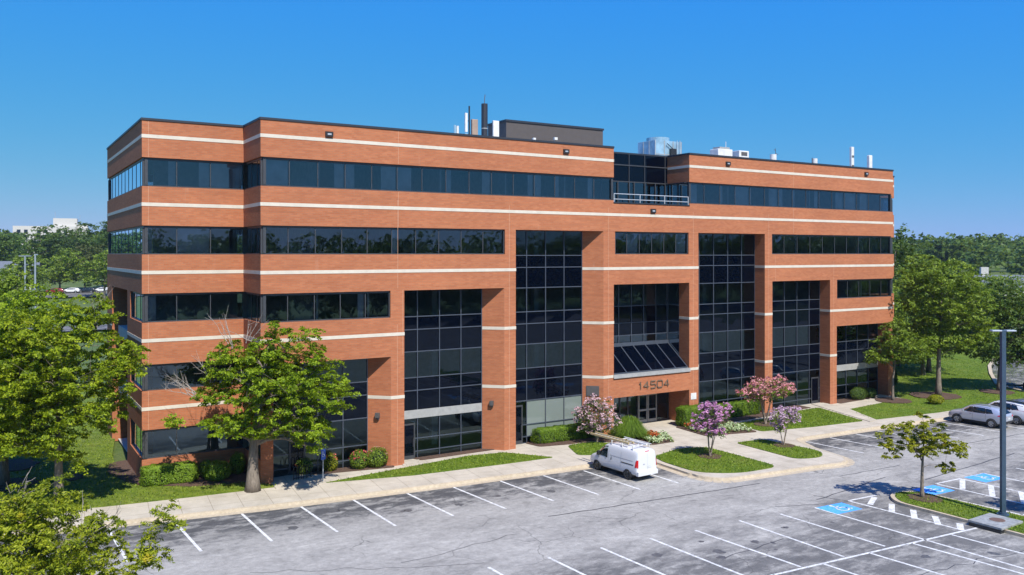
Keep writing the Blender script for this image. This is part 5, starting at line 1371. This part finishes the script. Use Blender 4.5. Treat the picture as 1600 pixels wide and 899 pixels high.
# ------------------------------------------------------------------ vehicles
def vehicle(loc, rz, prof, mats, spec, label, cat, name, group=None):
    """prof: stations (y, z_bottom, z_belt, z_top, half widths at sill, belt, roof); nose at +y"""
    t = empty(name, loc, rz, label, cat, group)
    bm = bmesh.new(); ring = []
    for (y, zb, zs, zt, h0, h1, h2) in prof:
        half = [(h0*.75, zb), (h0, zb+.10), ((h0+h1)/2+.02, (zb+zs)/2), (h1, zs), ((h1*.35+h2*.65), zs+(zt-zs)*.62), (h2*.93, zt-.02), (h2*.6, zt+.01)]
        pts = half + [(-x, z) for x, z in reversed(half)]
        ring.append([bm.verts.new((x, y, z)) for x, z in pts])
    n = len(ring[0])
    for a, b in zip(ring[:-1], ring[1:]):
        for i in range(n): bm.faces.new((a[i], a[(i+1) % n], b[(i+1) % n], b[i]))
    bm.faces.new(ring[0]); bm.faces.new(list(reversed(ring[-1])))
    bmesh.ops.recalc_face_normals(bm, faces=bm.faces)
    me = bpy.data.meshes.new('body'); bm.to_mesh(me); bm.free()
    o = link_mesh('body', me, mats['body'], t)
    sb = o.modifiers.new('sub', 'SUBSURF'); sb.levels = sb.render_levels = 2
    dg = bpy.context.evaluated_depsgraph_get(); dg.update(); ev = o.evaluated_get(dg)
    me2 = bpy.data.meshes.new_from_object(ev); o.modifiers.clear(); o.data = me2; me2.shade_smooth()
    bvh = BVHTree.FromPolygons([v.co.copy() for v in me2.vertices], [tuple(p.vertices) for p in me2.polygons])
    def panel(nm, mat, quad, axis, off=.008, parent=None, nu=8, nv=5, mirror=False, rc=0):
        """quad: four corners in the plane across the axis, projected on the body"""
        objs = []
        for sgn in ((1, -1) if mirror else (1,)):
            mb = MB(); grid = []
            for j in range(nv+1):
                for i in range(nu+1):
                    a, b = i/nu, j/nv
                    p = [(quad[0][k]*(1-a)+quad[1][k]*a)*(1-b)+(quad[3][k]*(1-a)+quad[2][k]*a)*b for k in (0, 1)]
                    if axis == 'x': org, d = Vector((3, p[0], p[1])), Vector((-1, 0, 0))
                    elif axis == '-x': org, d = Vector((-3, p[0], p[1])), Vector((1, 0, 0))
                    elif axis == 'y': org, d = Vector((p[0], 6, p[1])), Vector((0, -1, 0))
                    elif axis == '-y': org, d = Vector((p[0], -6, p[1])), Vector((0, 1, 0))
                    else: org, d = Vector((p[0], p[1], 5)), Vector((0, 0, -1))
                    if sgn < 0: org.x *= -1; d.x *= -1
                    h, nn, _, _ = bvh.ray_cast(org, d)
                    if h is None: h, nn = bvh.find_nearest(org+d*3)[:2]
                    if nn.dot(d) > 0: nn = -nn
                    grid.append(h+nn*off)
            mb.v = [tuple(q) for q in grid]
            mb.f = [(j*(nu+1)+i, j*(nu+1)+i+1, (j+1)*(nu+1)+i+1, (j+1)*(nu+1)+i) for j in range(nv) for i in range(nu)]
            objs.append(mb.build(nm, M[mat] if isinstance(mat, str) else mat, parent or t, shade=True))
        return objs
    for q in spec.get('pillar', ()): panel('pillar', 'black', q, 'x', .006, mirror=True, nu=14)
    for q in spec['side']: panel('side_window', 'carglass', q, 'x', .012, mirror=True)
    panel('windscreen', 'carglass', spec['front'], 'y')
    if 'rear' in spec: panel('rear_window', 'carglass', spec['rear'], '-y')
    for nm, mat, q, ax, mir, off in spec.get('extra', ()): panel(nm, mat, q, ax, off, mirror=mir)
    for nm, mat, mbx in spec.get('solid', ()): mbx().build(nm, M[mat], t, bevel=.012)
    wr, ww = spec['wheel']
    hw = spec['track']
    for yy in spec['axles']:
        for s in (-1, 1):
            ar = MB(); pts = []
            for i in range(15):
                a = math.radians(-12+204*i/14); pts.append((math.cos(a), math.sin(a)))
            for (a0, a1) in zip(pts[:-1], pts[1:]):
                x = s*(hw+.012)
                ar.add([(x, yy+a0[0]*wr*.9, wr+a0[1]*wr*.9), (x, yy+a1[0]*wr*.9, wr+a1[1]*wr*.9), (x, yy+a1[0]*wr*spec.get('arch', 1.18), wr+a1[1]*wr*spec.get('arch', 1.18)), (x, yy+a0[0]*wr*spec.get('arch', 1.18), wr+a0[1]*wr*spec.get('arch', 1.18)),
                        (x-s*.35, yy+a0[0]*wr*spec.get('arch', 1.18), wr+a0[1]*wr*spec.get('arch', 1.18)), (x-s*.35, yy+a1[0]*wr*spec.get('arch', 1.18), wr+a1[1]*wr*spec.get('arch', 1.18))], [(0, 1, 2, 3), (3, 2, 5, 4)])
            ar.build('wheel_arch', M['black'], t)
            wl = MB(); segs = 24
            prof_ = [(wr*.62, hw+.03), (wr*.66, hw+.045), (wr*.93, hw+.045), (wr, hw+.015), (wr, hw-ww), (wr*.6, hw-ww)]
            vs = [(s*x, yy+r*math.cos(2*PI*k/segs), wr+r*math.sin(2*PI*k/segs)) for r, x in prof_ for k in range(segs)]
            wl.add(vs, [(j*segs+k, j*segs+(k+1) % segs, (j+1)*segs+(k+1) % segs, (j+1)*segs+k) for j in range(len(prof_)-1) for k in range(segs)])
            wo_ = wl.build('wheel', M['tyre'], t, shade=True)
            rm = MB()
            x0 = s*(hw+.02)
            for k in range(spec.get('spokes', 5)):
                a = 2*PI*k/spec.get('spokes', 5)+.3
                rm.bar((x0, yy, wr), (x0, yy+math.cos(a)*wr*.63, wr+math.sin(a)*wr*.63), wr*.22, .03, (1, 0, 0))
            vs = [(s*x, yy+r*math.cos(2*PI*k/segs), wr+r*math.sin(2*PI*k/segs)) for r, x in ((wr*.66, hw+.035), (wr*.58, hw+.03), (wr*.56, hw-.03)) for k in range(segs)]
            rm.add(vs, [(j*segs+k, j*segs+(k+1) % segs, (j+1)*segs+(k+1) % segs, (j+1)*segs+k) for j in range(2) for k in range(segs)])
            rm.build('rim', M[spec.get('rim', 'rim')], wo_)
            bk = MB(); bk.add([(s*(hw-.035), yy+wr*.6*math.cos(2*PI*k/segs), wr+wr*.6*math.sin(2*PI*k/segs)) for k in range(segs)], [tuple(range(segs))]); bk.build('brake_disc', M['dgrey'], wo_)
    return t

# compact white cargo van with roof rack, nose to the building
VAN = [(-2.26, .36, .92, 1.70, .74, .76, .62), (-2.20, .30, .95, 1.80, .80, .83, .70), (-1.95, .27, .95, 1.85, .85, .865, .74), (-1.0, .25, .96, 1.87, .86, .868, .75), (.1, .25, .98, 1.87, .86, .868, .75), (.62, .25, 1.0, 1.83, .86, .865, .73),
       (1.05, .25, 1.02, 1.55, .86, .86, .70), (1.45, .25, 1.0, 1.17, .86, .85, .72), (1.62, .26, .92, 1.06, .85, .84, .70), (2.0, .28, .82, .93, .82, .80, .64), (2.22, .32, .68, .80, .74, .70, .54), (2.30, .36, .58, .68, .62, .58, .46)]
def sol(*bx):
    def f():
        m = MB()
        for b in bx: m.box(*b)
        return m
    return f
van = vehicle((20.05, -8.35, 0), math.radians(3), VAN, dict(body=M['vanpaint']), dict(
    side=[[(.38, 1.0), (1.40, 1.03), (.86, 1.60), (.42, 1.68)]],
    front=[(-.62, 1.12), (.62, 1.12), (.56, 1.66), (-.56, 1.66)],
    extra=[('tail_light', 'redlight', [(.72, .82), (.80, .82), (.78, 1.28), (.70, 1.28)], '-y', True, .012), ('tail_light_side', 'redlight', [(-2.2, .84), (-2.06, .84), (-2.1, 1.22), (-2.2, 1.24)], 'x', True, .012),
           ('sliding_rail', 'black', [(-1.95, .93), (-.85, .93), (-.85, .985), (-1.95, .985)], 'x', True, .01),
           ('panel_recess', 'silver', [(-1.85, 1.16), (.18, 1.16), (.18, 1.19), (-1.85, 1.19)], 'x', True, .006), ('seam', 'silver', [(.28, .4), (.30, .4), (.30, 1.7), (.28, 1.7)], 'x', True, .006), ('seam', 'silver', [(1.25, .55), (1.27, .55), (1.27, 1.05), (1.25, 1.05)], 'x', True, .006),
           ('seam', 'silver', [(-.83, .4), (-.81, .4), (-.81, 1.72), (-.83, 1.72)], 'x', True, .006), ('seam', 'silver', [(-.005, .55), (.007, .55), (.007, 1.72), (-.005, 1.72)], '-y', False, .006),
           ('door_handle', 'black', [(.40, .98), (.55, .98), (.55, 1.06), (.40, 1.06)], 'x', True, .025), ('door_handle', 'black', [(-.0, .90), (.06, .90), (.06, 1.10), (-.0, 1.10)], 'x', True, .025),
           ('number_plate', 'plate', [(-.02, .76), (.30, .76), (.30, .90), (-.02, .90)], '-y', False, .015), ('badge', 'silver', [(-.35, .98), (-.22, .98), (-.22, 1.04), (-.35, 1.04)], '-y', False, .012), ('brake_light', 'redlight', [(-.16, 1.735), (.16, 1.735), (.16, 1.775), (-.16, 1.775)], '-y', False, .012), ('headlight', 'clearlight', [(.45, .70), (.72, .72), (.66, .88), (.45, .84)], 'y', True, .012)],
    solid=[('bumper', 'vanpaint', sol((-.80, .80, -2.34, -2.1, .34, .60))), ('mirror', 'black', sol((-1.04, -.86, 1.06, 1.22, 1.02, 1.28))), ('mirror', 'black', sol((.86, 1.04, 1.06, 1.22, 1.02, 1.28))),
           ('roof_rack', 'white', lambda: [m := MB(), [m.bar((-.68, y, 2.02), (.68, y, 2.02), .05, .04) for y in (-1.7, -.75, .2)], [m.bar((s*.66, y, 1.82), (s*.66, y, 2.06), .05, .05) for y in (-1.7, -.75, .2) for s in (-1, 1)], m.bar((.60, -1.95, 2.06), (.60, .45, 2.06), .05, .05), m.bar((.2, -2.0, 2.08), (.2, -.4, 2.08), .12, .10)][0])],
    wheel=(.325, .2), track=.85, axles=(-1.42, 1.36), rim='darkrim', spokes=6, arch=1.14), 'white cargo van with roof rack parked nose-in by the grass island', 'van', 'cargo_van')
ld = empty('ladder', (20.05-.42, -7.9, 2.05), math.radians(3), 'yellow fibreglass ladder strapped on the roof rack of the white van', 'ladder')
l = MB()
for s in (-.2, .2): l.box(s-.035, s+.035, -1.75, 1.85, .0, .11)
l.build('rail', M['fibre'], ld)
l = MB()
for i in range(12): l.box(-.165, .165, -1.6+.29*i, -1.56+.29*i, .03, .07)
l.build('rung', M['alu'], ld)

def hatch(L=4.46, W=1.80, H=1.60, suv=0):
    h = W/2; z = suv*.10
    return [(-L/2, .42, .86, 1.00, h*.80, h*.82, h*.66), (-L/2+.10, .33, .98, 1.12+z, h*.93, h*.92, h*.72), (-L/2+.38, .28, 1.02+z*.5, 1.40+z, h*.97, h*.95, h*.70), (-L/2+.8, .26, 1.01+z*.5, H-.06, h*.985, h*.96, h*.68), (-.5, .24, .99+z*.5, H, h*.99, h*.965, h*.69), (.25, .24, .97+z*.5, H-.01, h*.99, h*.965, h*.69),
            (.7, .24, .96+z*.5, H-.14, h*.99, h*.96, h*.67), (1.15, .24, .95+z*.5, 1.15+z*.7, h*.985, h*.94, h*.68), (1.38, .25, .92+z*.5, 1.04+z*.6, h*.98, h*.92, h*.70), (1.85, .27, .86+z*.4, .95+z*.5, h*.94, h*.87, h*.66), (L/2-.12, .32, .74+z*.3, .84+z*.4, h*.84, h*.76, h*.56), (L/2, .38, .62+z*.2, .72+z*.3, h*.66, h*.60, h*.44)]
def carspec(L, W, H, z=0, rim='rim'):
    y0 = -L/2
    return dict(pillar=[[(-1.42, 1.10+z*.8), (1.02, 1.04+z*.6), (.50, H-.18), (-1.2, H-.20)]], side=[[(.18, 1.04+z*.6), (.98, 1.06+z*.6), (.52, H-.20), (.20, H-.15)], [(-.82, 1.05+z*.6), (.10, 1.04+z*.6), (.12, H-.15), (-.74, H-.16)], [(-1.40, 1.12+z*.8), (-.90, 1.06+z*.6), (-.84, H-.17), (-1.22, H-.22)]],
                front=[(-W*.36, 1.10+z*.7), (W*.36, 1.10+z*.7), (W*.30, H-.16), (-W*.30, H-.16)], rear=[(-W*.33, 1.14+z), (W*.33, 1.14+z), (W*.28, H-.18), (-W*.28, H-.18)],
                extra=[('tail_light', 'redlight', [(W*.24, .90+z), (W*.45, .92+z), (W*.45, 1.06+z), (W*.28, 1.02+z)], '-y', True, .012), ('tail_light_side', 'redlight', [(y0+.1, .93+z), (y0+.5, .98+z), (y0+.42, 1.06+z), (y0+.12, 1.04+z)], 'x', True, .012),
                       ('number_plate', 'plate', [(-.16, .72+z*.6), (.16, .72+z*.6), (.16, .86+z*.6), (-.16, .86+z*.6)], '-y', False, .012), ('headlight', 'clearlight', [(W*.2, .66+z*.3), (W*.38, .68+z*.3), (W*.36, .80+z*.3), (W*.2, .76+z*.3)], 'y', True, .012),
                       ('door_seam', 'dgrey', [(.135, .4), (.15, .4), (.15, 1.02), (.135, 1.02)], 'x', True, .004), ('door_seam', 'dgrey', [(-.86, .6), (-.845, .6), (-.845, 1.03), (-.86, 1.03)], 'x', True, .004), ('door_handle', 'dgrey', [(.22, .90), (.38, .90), (.38, .93), (.22, .93)], 'x', True, .02),
                       ('sill', 'black', [(-L/2+.25, .30), (L/2-.4, .30), (L/2-.4, .42), (-L/2+.25, .42)], 'x', True, .012), ('rear_bumper', 'black', [(-W*.42, .40), (W*.42, .40), (W*.42, .60), (-W*.42, .60)], '-y', False, .02)],
                solid=[('mirror', 'silver', sol((-W/2-.16, -W/2+.02, .78, .92, 1.02+z*.6, 1.17+z*.6))), ('mirror', 'silver', sol((W/2-.02, W/2+.16, .78, .92, 1.02+z*.6, 1.17+z*.6))),
                       ('roof_rail', 'dgrey', lambda: [m := MB(), [m.tube([(s*W*.335, -1.15, H-.03), (s*W*.335, -1.0, H+.04), (s*W*.335, .1, H+.045), (s*W*.335, .3, H-.02)], .02, 6) for s in (-1, 1)]][0])],
                wheel=(.34, .2), track=W/2*.985-.005, axles=(-1.30, 1.36), rim=rim, spokes=5, arch=1.22)
vehicle((53.85, -11.55, 0), math.radians(4), hatch(), dict(body=M['silver']), carspec(4.46, 1.80, 1.60), 'silver crossover hatchback parked nose-in by the right lawn', 'car', 'parked_car', 'cars parked at the right')
sv = carspec(4.65, 1.86, 1.70, .1); sv['extra'] += [('roof_panel', 'blackpaint', [(-.66, -1.7), (.66, -1.7), (.66, .5), (-.66, .5)], 'z', False, .012)]
vehicle((56.85, -11.9, 0), math.radians(4), hatch(4.65, 1.86, 1.70, 1), dict(body=M['vanpaint']), sv, 'white suv with black roof parked right of the silver car', 'car', 'parked_car', 'cars parked at the right')
vehicle((60.0, -11.7, 0), math.radians(4), hatch(4.6, 1.82, 1.48), dict(body=M['bluegrey']), carspec(4.6, 1.82, 1.48), 'blue-grey car cut off by the right picture edge', 'car', 'parked_car', 'cars parked at the right')
# yellow loader parked beside the side road
e = empty('yellow_loader', (73.6, -5.6, .2), .6, 'small yellow machine half hidden at the side road on the far right', 'loader')
MB().box(-.9, .9, -.6, .6, .35, 1.0).box(-.5, .5, -.5, .5, 1.0, 1.5).build('body', M['yellow'], e, bevel=.05); MB().box(-1.6, -.95, -.7, .7, .2, .8).build('bucket', M['rust'], e)
for x in (-.55, .55):
    for y in (-.65, .65): MB().tube([(x, y-.12, .33), (x, y+.12, .33)], .33, 14).build('wheel', M['tyre'], e)
# cars in the far left car park
paint = ['redpaint', 'vanpaint', 'blackpaint', 'vanpaint', 'silver', 'bluegrey']
names = ['dark red', 'white', 'black', 'second white', 'silver', 'blue-grey']
for i, (mt, nm) in enumerate(zip(paint, names)):
    x, y = 2.0 + 3.9*i, 212 + .35*i
    sp_ = carspec(4.5, 1.8, 1.5); sp_['extra'] = []; sp_['solid'] = []
    vehicle((x, y, terrain(x, y)+.32), 1.3, hatch(4.5, 1.8, 1.5), dict(body=M[mt]), sp_, f'far {nm} car under the trees left of the building edge', 'car', 'parked_car', 'cars in the far left car park')

# ------------------------------------------------------------------ far buildings
def house(name, loc, rz, w_, d, h, roof_h, wmat, rmat, label, wins=(), chimney=None, cat='house', eave=.5):
    t = empty(name, loc, rz, label, cat)
    b = MB(); b.box(-w_/2, w_/2, -d/2, d/2, -1, h)
    b.add([(-w_/2, -d/2, h), (-w_/2, d/2, h), (-w_/2, 0, h+roof_h)], [(0, 1, 2)]); b.add([(w_/2, -d/2, h), (w_/2, d/2, h), (w_/2, 0, h+roof_h)], [(0, 1, 2)])
    b.build('wall', M[wmat], t)
    r = MB(); k = roof_h/(d/2)
    for s in (-1, 1):
        q = [(-w_/2-eave, s*(d/2+eave), h-k*eave), (w_/2+eave, s*(d/2+eave), h-k*eave), (w_/2+eave, 0, h+roof_h), (-w_/2-eave, 0, h+roof_h)]
        r.add(q + [(x, y, z+.2) for x, y, z in q], [(0,1,2,3), (4,5,6,7), (0,1,5,4), (1,2,6,5), (2,3,7,6), (3,0,4,7)])
    ro = r.build('roof', M[rmat], t)
    if chimney: cx, cw, cz = chimney; MB().box(cx-cw/2, cx+cw/2, -.6, .6, h, h+roof_h+cz).build('chimney', M['wallwhite'], ro)
    for x, z, ww, hh in wins:
        wo2 = MB().box(x-ww/2, x+ww/2, -d/2-.06, -d/2, z, z+hh).build('window', M['white'], t)
        MB().box(x-ww/2+.1, x+ww/2-.1, -d/2-.09, -d/2-.065, z+.1, z+hh-.1).build('pane', M['carglass'], wo2)
    return t
hz = terrain(-8.5, 229)
house('house', (-9.0, 224, hz), -.1, 15, 10, 4.6, 3.6, 'wallwhite', 'shingle', 'white house with grey pitched roof at the far left picture edge', [(x, 1.6, 1.2, 1.7) for x in (-5.5, -3, -.5, 2, 4.5)], (-4, 3.4, -.6))
house('house', (214, 70, terrain(214, 70)), -.75, 20, 11, 3.2, 2.8, 'wallwhite', 'shingle', 'white gabled house with grey roof and white chimney at the far right', [(x, 1.4, 1.4, 1.6) for x in (-7, -3, 2, 7)], (-7.5, 1.8, 2.2))
house('house', (226, 62, terrain(226, 62)), .7, 14, 10, 5.2, 4.0, 'wallwhite', 'shingle', 'house with white gable facing the lot at the right picture edge', [(x, 1.4, 1.4, 1.6) for x in (-4, 0, 4)])
house('house', (196, 92, terrain(196, 92)), .4, 12, 10, 4.5, 3.6, 'wallcream', 'shinglebrown', 'house with brown roof just visible beside the building end on the right', [(x, 1.4, 1.4, 1.6) for x in (-3, 2)])
tb_ = empty('tower_block', (11, 430, terrain(11, 430)), -.12, 'white apartment tower on the hill above the far left trees', 'apartment building')
MB().box(-13.5, 13.5, -8, 8, 0, 17.6).box(13.5, 19, -6, 8, 0, 17.2).build('wall', M['wallwhite'], tb_)
MB().box(3.5, 14.0, -6, 6, 17.6, 21.6).box(13, 18.5, -5, 5, 17.2, 18.8).build('penthouse', M['wallwhite'], tb_)
for k in range(5):
    for x in (-11, -8, -2.5, .5, 6, 9, 11.6):
        wo2 = MB().box(x-.85, x+.85, -8.06, -8, 2.2+3*k, 3.9+3*k).build('window', M['alu'], tb_)
        MB().box(x-.75, x+.75, -8.1, -8.065, 2.3+3*k, 3.8+3*k).build('pane', M['carglass'], wo2)
MB().tube([(4, 0, 21.6), (4, 0, 25)], .12).tube([(15, 0, 21), (15, 0, 23.5)], .1).build('aerial', M['greypole'], tb_)

# ------------------------------------------------------------------ the summer air
hb = MB(); hb.box(-905, 1405, -705, 1505, -1.1, 37.5)
hm, hnt, hout = new_mat('haze')
pv = N(hnt, 'ShaderNodeVolumePrincipled'); pv.inputs['Color'].default_value = (.70, .86, 1, 1); pv.inputs['Density'].default_value = .00012; pv.inputs['Anisotropy'].default_value = .2
hnt.links.new(pv.outputs[0], hout.inputs['Volume'])
tag(hb.build('haze', hm), kind='stuff')
